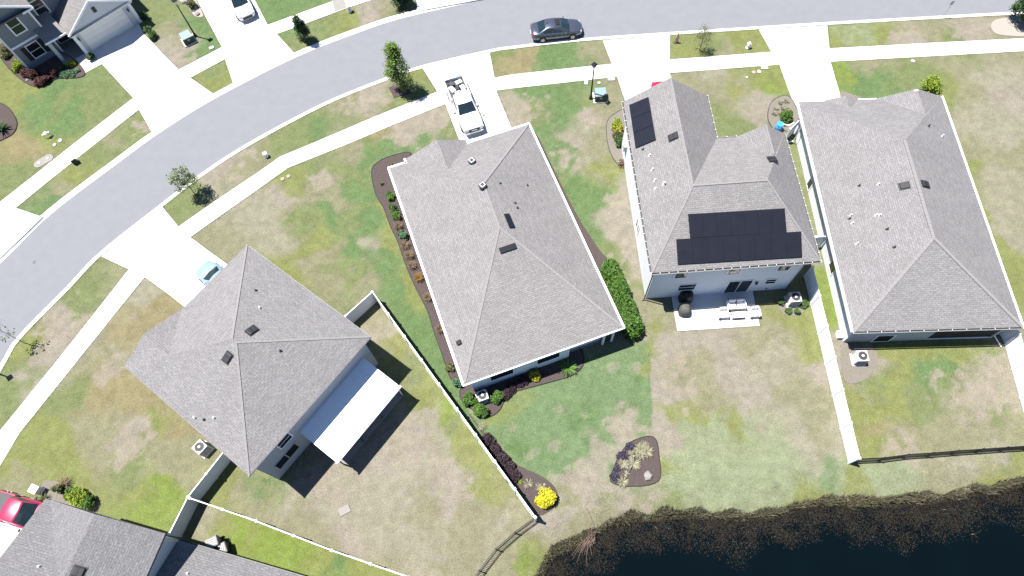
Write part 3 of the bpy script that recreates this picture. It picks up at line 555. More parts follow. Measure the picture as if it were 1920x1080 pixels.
# --- H1: left, two storeys, patio cover
H1 = House('pyramid_roof_house', 'two storey grey house with a pyramid hip roof and white patio cover', (-17.78, 7.12), 53.2, M['roof_grey'], M['wall_grey'])
E1 = 5.5
H1.wing((-.1, 11.4, 0, 12.1), (5.6, 5.85, 7.75), (5.6, 6.25, 7.75), E1)
H1.wing((-.1, 5.1, 6, 12.15), (2.35, 6, 6.44), (2.35, 12.15, 6.44), E1-.004)
H1.build_roof(); H1.caps([((-.1, 0, E1), (5.6, 5.85, 7.75)), ((11.4, 0, E1), (5.6, 5.85, 7.75)), ((11.4, 12.1, E1), (5.6, 6.25, 7.75))], .14)
H1.fascia([((-.15, 0), (11.4, 0)), ((11.4, 0), (11.4, 12.1))], E1-.03, M['wall_grey'], h=.14, w=.03)
H1.block((.35, 10.95, .45, 11.65), E1-.1); H1.gable((.05, 12.0, E1-.1), (5.0, 12.0, E1-.1), (2.35, 12.0, 6.36))
H1.winpx('v', .45, -1, (533, 826), 1.0, 1.0, bars=1); H1.winpx('v', .45, -1, (538, 855), 1.9, 1.15, vert=True, fw=.06, fm=M['lightgrey'])
H1.window('v', .45, -1, 6.2, .05, 2.1, 2.3, vert=True, name='sliding_door')
for v in (3, 8): H1.window('u', .35, -1, v, 3.6, 4.8, .9); H1.window('u', 10.95, 1, v, 3.6, 4.8, .9)
H1.garage(5.9, 10.5, 11.65); H1.window('v', 11.65, 1, 2.3, .05, 2.1, .95, bars=0, name='front_door', pane=M['shutter']); H1.window('v', 11.65, 1, 2.3, 3.6, 4.8, 1.6)
for p in [(473, 620), (427, 671)]: H1.box_vent(p)
for p, w in [((480, 545), False), ((488, 578), True), ((526, 658), False), ((366, 784), True), ((383, 787), False), ((402, 784), True)]: H1.pipe(p, w, .24)
# patio cover attached to the rear wall
cu0, cv0 = H1.L(632, 868, 2.55); cu1, cv1 = H1.L(749, 724, 2.55)
cov = MB().bar((cu0, .42, 2.98), (cu1, .42, 2.98), .1, .14).build('patio_cover', M['white'], H1.root)
npan = 8; cvo = (cv0+cv1)/2
for i in range(npan):
    a = cu0+(cu1-cu0)*i/npan; b = cu0+(cu1-cu0)*(i+1)/npan
    MB().add([(a+.004, .36, 2.98), (b-.004, .36, 2.98), (b-.004, cvo, 2.56), (a+.004, cvo, 2.56), (a+.004, .36, 3.05), (b-.004, .36, 3.05), (b-.004, cvo, 2.63), (a+.004, cvo, 2.63)], [(3, 2, 1, 0), (4, 5, 6, 7), (0, 1, 5, 4), (1, 2, 6, 5), (2, 3, 7, 6), (3, 0, 4, 7)]).build('roof_panel', M['metal_white'], cov)
MB().add([(cu0+.02, .36, 2.93), (cu1-.02, .36, 2.93), (cu1-.02, cvo+.03, 2.51), (cu0+.02, cvo+.03, 2.51), (cu0+.02, .36, 2.975), (cu1-.02, .36, 2.975), (cu1-.02, cvo+.03, 2.555), (cu0+.02, cvo+.03, 2.555)], [(3, 2, 1, 0), (4, 5, 6, 7), (0, 1, 5, 4), (1, 2, 6, 5), (2, 3, 7, 6), (3, 0, 4, 7)]).build('cover_sun_blocker', M['metal_white'], cov)  # added backing sheet that keeps sun from leaking through the panel gaps
MB().bar((cu0-.06, cvo-.06, 2.57), (cu1+.06, cvo-.06, 2.57), .12, .15).build('cover_gutter', M['white'], cov)
MB().bar((cu0, cvo+.35, 2.45), (cu1, cvo+.35, 2.45), .1, .16).build('cover_beam', M['lightgrey'], cov)
for i in range(4):
    u = cu0+.15+(cu1-cu0-.3)*i/3; MB().box((u, cvo+.35, 1.2), (.09, .09, 2.4)).build('cover_post', M['darkgrey'], cov)
MB().tube([(cu1+.02, cvo-.05, 2.5), (cu1-.1, cvo+.3, 2.1), (cu1-.1, cvo+.3, .1)], .045, 8).build('cover_downspout', M['white'], cov)
MB().prism([(cu0+.1, .4), (cu1-.1, .4), (cu1-.1, cvo+.2), (cu0+.1, cvo+.2)], -.1, .05).build('patio_slab', M['concrete_old'], H1.root)

# --- H3: two storeys with solar panels
H3 = House('solar_panel_house', 'two storey white house with black solar panels on its grey roof', (8.42, 20.76), 3.7, M['roof_warm'], M['wall_white'])
E3 = 5.5; R3 = 7.88
H3.wing((0, 11.8, 0, 10.95), (3.32, 5.4, R3), (8.55, 5.4, R3), E3)
H3.wing((0, 6.62, 5.4, 15.1), (3.32, 5.4, R3-.004), (3.32, 15.1, R3-.004), E3-.003)
H3.wing((8.2, 11.8, 7.2, 10.98), (10.0, 7.2, 6.74), (10.0, 10.98, 6.74), E3-.006)
H3.build_roof(); H3.caps([((0, 0, E3), (3.32, 5.4, R3)), ((11.8, 0, E3), (8.55, 5.4, R3)), ((3.32, 5.4, R3), (8.55, 5.4, R3)), ((3.32, 5.4, R3), (3.32, 15.1, R3)), ((10, 8.3, 6.74), (10, 10.98, 6.74))], .14)
H3.gutter((-.02, 0), (-.02, 15.1), E3, (-1, 0)); H3.gutter((-.05, -.02), (11.85, -.02), E3, (0, -1)); H3.gutter((11.82, 0), (11.82, 10.9), E3, (1, 0))
H3.gutter((6.64, 11.1), (6.64, 15.1), E3, (1, 0)); H3.gutter((6.7, 10.99), (8.15, 10.99), E3, (0, 1))
H3.block((.42, 11.38, .42, 10.5), E3-.1); H3.block((.42, 6.2, 10.5, 14.7), E3-.1)
H3.gable((.1, 14.98, E3-.12), (6.5, 14.98, E3-.12), (3.32, 14.98, R3-.12)); H3.gable((8.3, 10.86, E3-.12), (11.7, 10.86, E3-.12), (10.0, 10.86, 6.64))
for p in [(1277, 516), (1376, 509), (1470, 502)]: H3.winpx('v', .42, -1, p, .85, .75, bars=0, fw=.14)
H3.winpx('v', .42, -1, (1288, 538), 1.25, .95, bars=1, fw=.06); H3.winpx('v', .42, -1, (1445, 527), .75, .7, bars=1, fw=.1)
al, z = H3.wallpx(1383, 538, 'v', .42); H3.window('v', .42, -1, al, .08, 2.12, 1.75, vert=True, fw=.07, name='sliding_door')
al, z = H3.wallpx(1418, 529, 'v', .42); MB().box((al, .32, z), (.13, .14, .3)).tube([(al, .32, z+.15), (al, .32, z+.24)], [.09, .02], 8).build('wall_lantern', M['black'], H3.root)
al, z = H3.wallpx(1437, 541, 'v', .42); MB().box((al, .4, max(z, .3)), (.1, .05, .15)).build('outlet', M['darkgrey'], H3.root)
for v, z, h_ in [(3, 3.9, 1.1), (8, 3.9, 1.1), (12, 3.9, 1.1), (6, 1.0, 1.1)]: H3.window('u', .42, -1, v, z, z+h_, .8)
for v in (3, 7): H3.window('u', 11.38, 1, v, 3.9, 5.0, .8)
H3.garage(.9, 5.7, 14.7); H3.window('v', 14.7, 1, 3.3, 3.6, 4.9, 1.8, vert=True); H3.window('v', 10.5, 1, 9.9, 3.6, 4.9, 1.4); H3.window('v', 10.5, 1, 8, .05, 2.1, .95, bars=0, name='front_door', pane=M['shutter'])
H3.downspout(.3, .34, E3, (-.12, -.1)); H3.downspout(11.3, .34, E3, (-.1, -.12))
# gate box on the wall
MB().box((.3, 13.2, 2.1), (.3, .5, .6)).build('electric_panel', M['lightgrey'], H3.root)
for p in [(1262, 257), (1448, 299)]: H3.box_vent(p)
for p, w, h_ in [((1206, 280), False, .15), ((1218, 292), True, .22), ((1223, 319), True, .22), ((1228, 339), True, .22), ((1229, 354), True, .16), ((1245, 346), True, .34)]: H3.pipe(p, w, h_, .07 if h_ > .3 else .05)
def solar_array(H, q, rows, label):
    """q: pixel corners of a row (tl,tr,br,bl) -> panels on the roof plane"""
    rail = None
    for (tl, tr, br, bl), n, m in rows:
        C = [Vector(H.on(*p)) for p in (tl, tr, br, bl)]
        nn = (C[1]-C[0]).cross(C[3]-C[0]).normalized(); nn = nn if nn.z > 0 else -nn
        if rail is None:
            b = MB()
            for t in (.25, .75): b.bar(C[0].lerp(C[3], t)+nn*.05, C[1].lerp(C[2], t)+nn*.05, .05, .06)
            rail = b.build('solar_array', M['solar_frame'], H.roof)
        for i in range(n):
            for j in range(m):
                def P(s, t): return C[0].lerp(C[1], s).lerp(C[3].lerp(C[2], s), t)
                e = .006 if n > 2 else .002; s0, s1, t0, t1 = i/n+e/n, (i+1)/n-e/n, j/m+.004, (j+1)/m-.004
                qv = [P(s0, t0), P(s1, t0), P(s1, t1), P(s0, t1)]; b = MB()
                b.add([p+nn*.09 for p in qv]+[p+nn*.13 for p in qv], [(3, 2, 1, 0), (4, 5, 6, 7), (0, 1, 5, 4), (1, 2, 6, 5), (2, 3, 7, 6), (3, 0, 4, 7)])
                pan = b.build('solar_panel', M['solar'], rail)
    return rail
solar_array(H3, None, [(((1289, 402), (1470, 391), (1474, 436), (1293, 447)), 7, 1), (((1267, 449), (1501, 434), (1503, 482), (1270, 496)), 8, 1)], '')
solar_array(H3, None, [(((1181, 198), (1217, 183), (1231, 263), (1193, 279)), 2, 3)], '')

# --- H4: right, one storey
H4 = House('long_hip_house', 'long one storey house with a grey hip roof beside the solar panel house', (22.84, 17.24), 1.0, M['roof_grey'], M['wall_white'])
E4 = 2.8
H4.wing((-.12, 11.68, 0, 20.4), (5.8, 6.0, 5.3), (5.9, 14.4, 5.3), E4)
H4.wing((6.4, 11.64, 13, 20.5), (9.15, 13, 3.84), (9.15, 20.5, 3.84), E4-.004); H4.wing((2.2, 4.9, 16, 20.5), (3.65, 16, 3.3), (3.65, 20.5, 3.3), E4-.005)
H4.build_roof(); H4.caps([((-.12, 0, E4), (5.8, 6, 5.3)), ((11.68, 0, E4), (5.8, 6, 5.3)), ((5.8, 6, 5.3), (5.9, 14.4, 5.3))], .24)
H4.fascia([((-.18, -.02), (-.18, 20.4)), ((11.74, -.02), (11.74, 20.5))], E4+.02, w=.15); H4.fascia([((4.2, 20.46), (6.35, 20.46))], E4+.02, w=.1)
H4.gutter((-.15, -.03), (11.7, -.03), E4+.03, (0, -1), .95)
H4.block((.35, 6.2, .22, 19.9), E4-.1, m=M['wall_grey']); H4.block((6.2, 11.2, 2.4, 19.9), E4-.1, m=M['wall_grey'])
H4.block((.33, .35, .23, 19.8), E4-.12, m=M['wall_white'])
H4.fascia([((6.2, .3), (11.2, .3))], E4-.05, h=.3, w=.14, name='porch_beam', m=M['lightgrey'])
for u in (6.28, 11.12): box1('porch_post', M['lightgrey'], (u, .3, 1.25), (.14, .14, 2.6), H4.root)
MB().box((8.7, .27, .08), (5.0, .06, .12)).build('screen_sill', M['white'], H4.root)
for i in range(4): MB().box((6.85+1.23*i, .30, 1.35), (1.15, .012, 2.35)).build('screen_panel', M['screen'], H4.root)
H4.window('v', 2.4, -1, 8.7, .1, 2.1, 1.8, vert=True, name='sliding_door'); MB().box((8.7, 1.45, .02), (4.9, 1.9, .06)).build('porch_floor', M['concrete_old'], H4.root)
H4.winpx('v', .22, -1, (1656, 634), 1.2, 1.2, bars=0); H4.winpx('u', .33, -1, (1519, 345), .6, 1.0, bars=0); H4.winpx('u', .33, -1, (1562, 500), .8, 1.1, bars=0)
H4.gable((6.5, 20.38, E4-.1), (11.5, 20.38, E4-.1), (9.15, 20.38, 3.85)); H4.gable((2.3, 20.38, E4-.1), (4.8, 20.38, E4-.1), (3.65, 20.38, 3.2))
H4.garage(.9, 5.5, 19.9); H4.window('v', 19.9, 1, 9.2, .9, 2.2, 1.6, vert=True); H4.window('v', 19.9, 1, 6.4, .05, 2.1, .9, bars=0, name='front_door', pane=M['shutter'])
for v in (5, 10, 15): H4.window('u', 11.2, 1, v, .9, 2.2, .9)
for p in [(1695, 349), (1735, 346)]: H4.box_vent(p)
for p, w in [((1610, 349), False), ((1646, 347), True), ((1592, 411), False), ((1594, 405), True), ((1597, 420), True), ((1642, 405), True), ((1648, 405), True), ((1663, 430), False), ((1606, 458), True), ((1676, 464), False), ((1741, 237), False), ((1766, 256), True)]: H4.pipe(p, w, .26)
MB().tube([(11.25, .4, E4-.1), (11.25, .3, .4), (11.7, -.5, .08)], .05, 8).build('downspout', M['white'], H4.root)
MB().tube([(-.25, 18.6, E4-.1), (-.05, 18.3, 2.2), (-.05, 18.3, .3), (-1.0, 18.3, .1)], .06, 8).build('downspout', M['white'], H4.root)

# --- HA: slate grey house across the road
HA = House('slate_house', 'slate grey two storey house with white trim and a double garage', tuple(g2(172, 97)), 42.8, M['roof_warm'], M['wall_slate'])
HA.wing((-.75, 5.75, -.42, 8), (2.5, -.42, 4.75), (2.5, 8, 4.75), 2.75)
HA.wing((-5.9, -1.5, 1.45, 12), (-3.65, 1.45, 6.9), (-3.65, 12, 6.9), 5.5)
HA.wing((-5.9, 5.8, 2.5, 12.5), (-1.5, 7.5, 7.6), (1.5, 7.5, 7.6), 5.51)
HA.build_roof()
HA.block((-.45, 5.4, 0, 7.5), 2.7, m=M['wall_pale']); HA.block((-5.4, -2.0, 2.0, 11.5), 5.4); HA.block((-2.0, 5.3, 3.0, 12), 5.4)
HA.gable((-.6, -.27, 2.6), (5.6, -.27, 2.6), (2.5, -.27, 4.6), M['wall_pale']); HA.gable((-5.6, 1.97, 5.3), (-1.7, 1.97, 5.3), (-3.65, 1.97, 6.75))
MB().bar((-.7, -.3, 2.62), (5.7, -.3, 2.62), .24, .2).build('trim_band', M['white'], HA.root)
for a, b in [((-.75, -.43, 2.72), (2.5, -.43, 4.72)), ((5.75, -.43, 2.72), (2.5, -.43, 4.72)), ((-5.9, 1.45, 5.47), (-3.65, 1.45, 6.87)), ((-1.5, 1.45, 5.47), (-3.65, 1.45, 6.87))]: MB().bar(a, b, .06, .18).build('rake_board', M['white'], HA.root)
MB().bar((-2.5, 1.4, 5.4), (-1.45, 1.4, 5.4), .12, .16).build('eave_return', M['white'], HA.root)
for u in (-5.4, -2.0): MB().box((u, 1.97, 2.7), (.16, .1, 5.5)).build('corner_board', M['white'], HA.root)
MB().box((-3.7, 1.95, 2.72), (3.5, .1, .2)).build('trim_band', M['white'], HA.root)
for u in (-.42, 5.37): MB().box((u, -.02, 1.35), (.3, .08, 2.7)).build('corner_board', M['white'], HA.root)
HA.garage(.12, 4.62, 0, 2.25, -1)
for u in (-.18, 5.0): MB().box((u, -.12, 1.8), (.12, .14, .3)).build('wall_lantern', M['black'], HA.root)
MB().box((2.5, -.35, 3.7), (.32, .06, .55)).build('gable_vent', M['shutter'], HA.root)
HA.winpx('v', 2.0, -1, (29, 48), .95, 1.5, fw=.13); HA.winpx('v', 3.0, -1, (74, 14), .95, 1.5, fw=.13)
lw = HA.window('v', 2.0, -1, -3.75, .85, 2.25, 1.05, fw=.1)
for u in (-4.55, -2.95): MB().box((u, 1.96, 1.55), (.42, .06, 1.5)).build('shutter', M['shutter'], HA.root)
# low porch roof between garage and main block, post, door
pr = MB(); pr.add([(-2.75, .55, 2.62), (-.72, .45, 2.62), (-.72, 3.05, 3.55), (-2.0, 3.05, 3.55), (-2.75, 2.1, 3.3), (-2.75, .55, 2.5), (-.72, .45, 2.5), (-.72, 3.05, 3.4), (-2.0, 3.05, 3.4), (-2.75, 2.1, 3.18)], [(0, 1, 2, 3, 4), (9, 8, 7, 6, 5), (0, 5, 6, 1), (1, 6, 7, 2), (2, 7, 8, 3), (3, 8, 9, 4), (4, 9, 5, 0)])
pr.build('porch_roof', M['cap'], HA.root)
MB().bar((-2.8, .5, 2.56), (-.68, .4, 2.56), .1, .16).build('porch_fascia', M['white'], HA.root)
MB().box((-2.5, .95, 1.25), (.32, .32, 2.5)).build('porch_post', M['wall_pale'], HA.root, bevel=.02)
MB().prism([(-2.7, .4), (-.5, .2), (-.5, 2.9), (-1.9, 2.9), (-2.7, 1.8)], -.1, .06).build('porch_floor', M['concrete_old'], HA.root)
HA.window('v', 3.0, -1, -1.2, .1, 2.15, .95, bars=0, name='front_door', pane=M['shutter'])

# --- H5: bottom left corner, two storey block with a low rear wing
H5 = House('corner_house', 'grey roofed house with a low rear wing beside the two wheeled bins', tuple(g2(95, 937, 5.5)), -14.6, M['roof_dark'], M['wall_pale'])
H5.wing((0, 7.95, -13, 0), (4.0, -13, 6.9), (4.0, 0, 6.9), 5.5)
H5.wing((-.35, 4.0, -8, -.02), (-.35, -4.0, 6.86), (4.0, -4.0, 6.86), 5.495)
H5.build_roof(); H5.block((.4, 7.5, -12.6, -.4), 5.4); H5.gable((.1, -.14, 5.4), (7.85, -.14, 5.4), (4.0, -.14, 6.8)); H5.gable((-.25, -7.9, 5.4), (-.25, -.12, 5.4), (-.25, -4, 6.76))
c0 = H5.L(332, 1011, 2.8); c1 = H5.L(545, 1078, 2.8)
H5w = (7.55, c1[0]+.2, -11, c0[1]+.05)
H5.wing((7.55, 17.5, -11.6, c0[1]), (7.56, -5.8, 4.9), (11.9, -5.8, 4.9), 2.8)
bpy.data.objects.remove(H5.roof); H5.build_roof()
H5.block((7.5, 17.1, -11.2, c0[1]-.45), 2.7)
H5.fascia([((7.6, c0[1]+.02), (17.5, c0[1]+.02)), ((4, .02), (7.9, .02))][:1], 2.8, M['black'], h=.15, w=.05)
H5.garage(-13, -12.5, 20) if False else None
H5.window('u', .4, -1, -3, 3.6, 4.8, 1.4, vert=True); H5.window('u', 7.5, 1, -7, 3.8, 4.8, .9)
gd = MB().box((.39, -3.2, 1.1), (.06, 4.6, 2.2)).build('garage_door', M['door'], H5.root)
for j in range(4): MB().box((.35, -3.2, .3+.53*j), (.03, 4.4, .46)).build('panel', M['white'], gd)
H5.pipe((75, 1062), True, .2); H5.pipe((353, 1075), True, .2); H5.box_vent((148, 1072))
#@@TAIL
# ------------------------------------------------------------------ fences
def vinyl(label, px, h=1.8, name='vinyl_fence', z_px=None, bay=2.4, group=None):
    """white vinyl privacy fence through pixel points (z_px: height the pixels were read at)"""
    P = [g2(*p, z_px or 0.) if len(p) == 2 else np.array(p[:2]) for p in px]
    t = thing(name, label, 'fence', (*P[0], 0), group=group); P = [p-P[0] for p in P]; post = None; pts = []
    for a, b in zip(P[:-1], P[1:]):
        n = max(1, round(np.linalg.norm(b-a)/bay)); rz = math.atan2(*(b-a)[::-1]); d = (b-a)/n
        for i in range(n):
            p, q = a+d*i, a+d*(i+1); pts.append((p, rz)); L = np.linalg.norm(d)-.12; c = (p+q)/2
            pan = MB().box((*c, h/2), (L, .045, h-.16), rz).build('panel', M['vinyl'], t)
            for z in (h-.06, .1): MB().box((*c, z), (L, .06, .14), rz).build('rail', M['vinyl'], t)
    pts.append((P[-1], rz))
    for p, r in pts:
        if post is None:
            post = MB().box((0, 0, h/2+.02), (.13, .13, h+.04)).add([(-.085, -.085, h+.04), (.085, -.085, h+.04), (.085, .085, h+.04), (-.085, .085, h+.04), (0, 0, h+.11)], [(3, 2, 1, 0), (0, 1, 4), (1, 2, 4), (2, 3, 4), (3, 0, 4)]).build('post', M['vinyl'], t, loc=(*p, 0)); post.rotation_euler = (0, 0, r)
        else: inst(post, t, (*p, 0), r)
    return t
vinyl('white vinyl fence from the patio cover house corner down to the yellow bush', [(648, 592), (698, 547), (1004, 970)], z_px=1.8)
vinyl('short white vinyl fence between the pyramid roof house and the corner house', [(420, 846), (352, 932), (317, 1001)], z_px=1.8)
vinyl('white vinyl fence dividing the dry yard from the bright green yard', [(356, 934), (480, 977), (622, 1032), (768, 1083), (860, 1118)], z_px=1.8)
vinyl('long white vinyl fence between the patio yard and the air conditioner yard', [(1524, 500), (1612, 859)], z_px=1.8)
vinyl('white vinyl fence along the side of the long hip house away from the patio', [(1903, 610), (1912, 625), (1960, 790), (1992, 838)], z_px=1.8)
vinyl('short white vinyl gate panel closing the gap between two houses near the solar array', [(1531, 444), (1551, 443)], z_px=1.8, name='vinyl_gate', bay=1.2)
vinyl('short white vinyl gate panel beside the blue barrel', [(1481, 243), (1497, 228)], z_px=1.7, name='vinyl_gate', bay=1.0)
def picket(label, px, h=1.25, gap=.115, bay=1.83):
    P = [g2(*p) for p in px]; t = thing('metal_fence', label, 'fence', (*P[0], 0)); P = [p-P[0] for p in P]; pk = post = None
    for a, b in zip(P[:-1], P[1:]):
        L = np.linalg.norm(b-a); n = max(1, round(L/bay)); rz = math.atan2(*(b-a)[::-1]); u = (b-a)/L
        for i in range(n):
            p, q = a+u*L*i/n, a+u*L*(i+1)/n; ll = L/n
            for z in (h-.08, h-.3, .15): MB().bar((*p, z), (*q, z), .035, .04).build('rail', M['black'], t)
            for s_ in ((p,) if i < n-1 else (p, q)):
                if post is None: post = MB().box((0, 0, h/2), (.07, .07, h+.06)).build('post', M['black'], t, loc=(*s_, 0))
                else: inst(post, t, (*s_, 0), rz)
            k = int(ll/gap)
            for j in range(1, k):
                c = p+u*ll*j/k
                if pk is None: pk = MB().box((0, 0, h/2), (.022, .022, h)).build('picket', M['black'], t, loc=(*c, 0))
                else: inst(pk, t, (*c, 0), rz)
picket('black metal picket fence curving across the bank from the yellow bush', [(1003, 973), (966, 1000), (931, 1031), (900, 1071), (876, 1108)])
picket('black metal picket fence along the pond bank behind the air conditioner yard', [(1601, 866), (1644, 864), (1689, 858), (1734, 855), (1780, 851), (1825, 848), (1870, 845), (1914, 842), (1960, 839)])

# ------------------------------------------------------------------ street furniture and small things
def lamp(label, base, h=4.4):
    t = thing('street_lamp', label, 'street lamp', (*g2(*base), 0), group='black lamp posts along the road')
    MB().tube([(0, 0, 0), (0, 0, .35)], [.16, .11], 12).build('base', M['black'], t); MB().tube([(0, 0, .3), (0, 0, h-.45)], [.075, .05], 12).build('pole', M['black'], t)
    hd = MB().tube([(0, 0, h-.5), (0, 0, h-.42), (0, 0, h-.08)], [.1, .17, .24], 4).build('lantern', M['lightgrey'], t)
    MB().tube([(0, 0, h-.08), (0, 0, h)], [.31, .2], 4).build('lantern_roof', M['black'], hd); MB().tube([(0, 0, h), (0, 0, h+.1)], [.04, .01], 8).build('finial', M['black'], hd)
lamp('black lamp post beside the green box by the solar panel house', (1107.5, 185)); lamp('black lamp post beside the green box by the white car', (367, 68)); lamp('black lamp post whose shadow falls beside the bare sapling', (-14, 697))
def transformer(label, base, rz):
    t = thing('transformer_box', label, 'utility box', (*g2(*base), 0), rz, 'green pad mounted boxes')
    box1('pad', M['concrete'], (0, 0, .04), (1.25, 1.2, .12), t); b = MB()
    b.add([(-.5, -.45, .1), (.5, -.45, .1), (.5, .5, .1), (-.5, .5, .1), (-.5, -.45, .72), (.5, -.45, .72), (.5, .5, .84), (-.5, .5, .84)], [(3, 2, 1, 0), (4, 5, 6, 7), (0, 1, 5, 4), (1, 2, 6, 5), (2, 3, 7, 6), (3, 0, 4, 7)]).build('cabinet', M['tgreen'], t, bevel=.03)
    MB().add([(-.53, -.5, .1), (.53, -.5, .1), (.53, -.44, .1), (-.53, -.44, .1), (-.53, -.5, .76), (.53, -.5, .76), (.53, -.44, .78), (-.53, -.44, .78)], [(3, 2, 1, 0), (4, 5, 6, 7), (0, 1, 5, 4), (1, 2, 6, 5), (2, 3, 7, 6), (3, 0, 4, 7)]).build('front_door', M['tdark'], t)
    MB().box((0, -.505, .55), (.22, .01, .14)).build('warning_plate', M['lightgrey'], t)
transformer('green pad mounted transformer box beside the lamp post by the solar panel house', (1125, 184), RAD(3)); transformer('green pad mounted transformer box near the driveway of the white car', (355, 77), RAD(34))
def pedestal(name, label, cat, px, size, m, rz=0., cap=None):
    t = thing(name, label, cat, (*g2(*px), 0), rz); b = MB().box((0, 0, size[2]/2), size); b.build('housing', M[m], t, bevel=.03)
    MB().box((0, 0, size[2]+.02), (size[0]+.06, size[1]+.06, .05)).build('cap', M[cap or m], t, bevel=.015); MB().box((0, -size[1]/2-.006, size[2]*.6), (.08, .012, .05)).build('latch', M['darkgrey'], t)
pedestal('utility_pedestal', 'grey utility pedestal at the sidewalk edge below the slate house lawn', 'utility box', (142, 305), (.42, .42, .62), 'darkgrey', RAD(40), 'bluegrey')
pedestal('utility_pedestal', 'small white utility pedestal on the verge by the bend in the sidewalk', 'utility box', (500, 294), (.3, .3, .5), 'white', RAD(30), 'lightgrey')
pedestal('utility_pedestal', 'small white utility pedestal beside the grey sidewalk slab', 'utility box', (656, 22), (.35, .35, .7), 'white', RAD(25), 'lightgrey')
pedestal('utility_pedestal', 'white square box on a stand beside the red pickup driveway', 'utility box', (76, 920), (.55, .5, .75), 'white', RAD(-20))
pedestal('utility_box', 'small white box on the ground at the wall corner of the long hip house', 'utility box', (1572, 630), (.4, .5, .35), 'white', 0.)
def lid(label, px, m, r=.28, sq=False, rz=0., group=None):
    t = thing('meter_lid', label, 'lid', (*g2(*px), 0), rz, group)
    if sq: MB().box((0, 0, .02), (r*2.2, r*1.5, .1)).build('frame', M['concrete_old'], t, bevel=.02); MB().box((0, 0, .06), (r*1.9, r*1.2, .03)).build('cover', M[m], t, bevel=.01)
    else: r *= .8; MB().disc((0, 0, -.03), r, .09).build('frame', M['concrete_old'], t); MB().disc((0, 0, .06), r*.82, .02).build('cover', M[m], t); MB().box((0, 0, .085), (r*.5, .04, .02)).build('handle', M['darkgrey'], t)
lid('round bluish meter lid nearer the sidewalk on the slate house lawn', (113, 264), 'bluegrey', .26); lid('round bluish meter lid further from the sidewalk on the slate house lawn', (103, 272), 'bluegrey', .22)
lid('white square lid in the grass corner by the solar panel driveway', (1146, 148), 'white', .3, True); lid('pale narrow lid between the sidewalk and the lamp post by the solar panel house', (1099, 155), 'bluegrey', .24, True, 1.4); lid('small pale lid just behind the green box', (1123, 156), 'bluegrey', .2)
lid('pinkish round lid on the lawn between two driveways', (1413, 136), 'pinklid', .24); lid('white round lid beside the pinkish lid', (1423, 135), 'white', .24); lid('white square lid at the sidewalk edge between two driveways', (1433, 127), 'white', .3, True); lid('tiny white cap in the lawn near the pinkish lid', (1400, 146), 'white', .12)
lid('terracotta lid beside the sidewalk bend nearest the slab', (530, 336), 'pinklid', .22); lid('terracotta lid beside the sidewalk bend next to a sandy patch', (541, 331), 'pinklid', .22)
lid('white square lid near the lamp post of the white car driveway', (397, 90), 'white', .22, True, .5); lid('pale blue cover alone beside the sidewalk in front of the long hip house', (1711, 115), 'bluegrey', .24)
lid('pale square cover lying in the dry fenced yard', (646, 957), 'concrete_old', .36, True, .5)
t = thing('concrete_pad', 'oblong worn concrete pad with two pale valves beside the slate house sidewalk', 'pad', (*g2(82, 302), 0), RAD(38)); MB().prism([(math.cos(a)*.42+(.45 if math.cos(a) > 0 else -.45), math.sin(a)*.42) for a in np.linspace(0, 2*math.pi, 24, endpoint=False)], -.05, .05).build('slab', M['concrete_old'], t, bevel=.02)
for x in (-.4, .4): MB().disc((x, 0, .05), .09, .05, 12).build('valve', M['white'], t)
def hydrant(label, px, name='fire_hydrant'):
    t = thing(name, label, 'hydrant', (*g2(*px), 0)); MB().tube([(0, 0, 0), (0, 0, .08), (0, 0, .1), (0, 0, .55), (0, 0, .62), (0, 0, .74)], [.2, .2, .13, .13, .15, .05], 14).build('barrel', M['white'], t, smooth=False)
    for a in (0, 2.1, 4.2): MB().tube([(0, 0, .42), (.24*math.cos(a), .24*math.sin(a), .42)], [.07, .08], 10).build('outlet', M['lightgrey'], t)
hydrant('small white hydrant in the verge strip between two driveways', (1402, 90)); 
t = thing('pipe_assembly', 'white valve pipe assembly standing on the slate house lawn', 'pipe', (*g2(92, 257), 0), .6)
MB().tube([(-.28, 0, 0), (-.28, 0, .5), (.28, 0, .5), (.28, 0, 0)], .06, 10).build('pipe', M['white'], t); MB().disc((0, 0, .55), .16, .05).build('valve_wheel', M['white'], t); MB().tube([(0, 0, .45), (0, 0, .58)], .05, 8).build('valve_body', M['darkgrey'], t)
t = thing('caution_flag', 'small orange and white caution figure with a thin flag pole by the driveway apron', 'sign', (*g2(1268, 80), 0), .15)
MB().add([(-.06, -.02, 0), (.06, -.02, 0), (.19, -.02, .6), (.04, -.02, 1.2), (-.04, -.02, 1.2), (-.19, -.02, .6), (-.06, .02, 0), (.06, .02, 0), (.19, .02, .6), (.04, .02, 1.2), (-.04, .02, 1.2), (-.19, .02, .6)], [(0, 1, 2, 3, 4, 5), (11, 10, 9, 8, 7, 6)]+[(i, (i+1) % 6, 6+(i+1) % 6, 6+i) for i in range(6)]).build('figure', M['orange'], t)
MB().box((0, 0, .02), (.5, .3, .05)).build('foot', M['darkgrey'], t); MB().tube([(0, 0, .9), (0, 0, 1.75)], .015, 6).build('pole', M['white'], t)
t = thing('street_sign', 'thin grey sign post standing at the kerb near the sand ring', 'sign', (*g2(1767, 33), 0), .1); MB().tube([(0, 0, 0), (0, 0, 2.0)], .03, 8).build('post', M['alum'], t); MB().box((0, .035, 1.72), (.3, .02, .5)).build('plate', M['lightgrey'], t, bevel=.01)
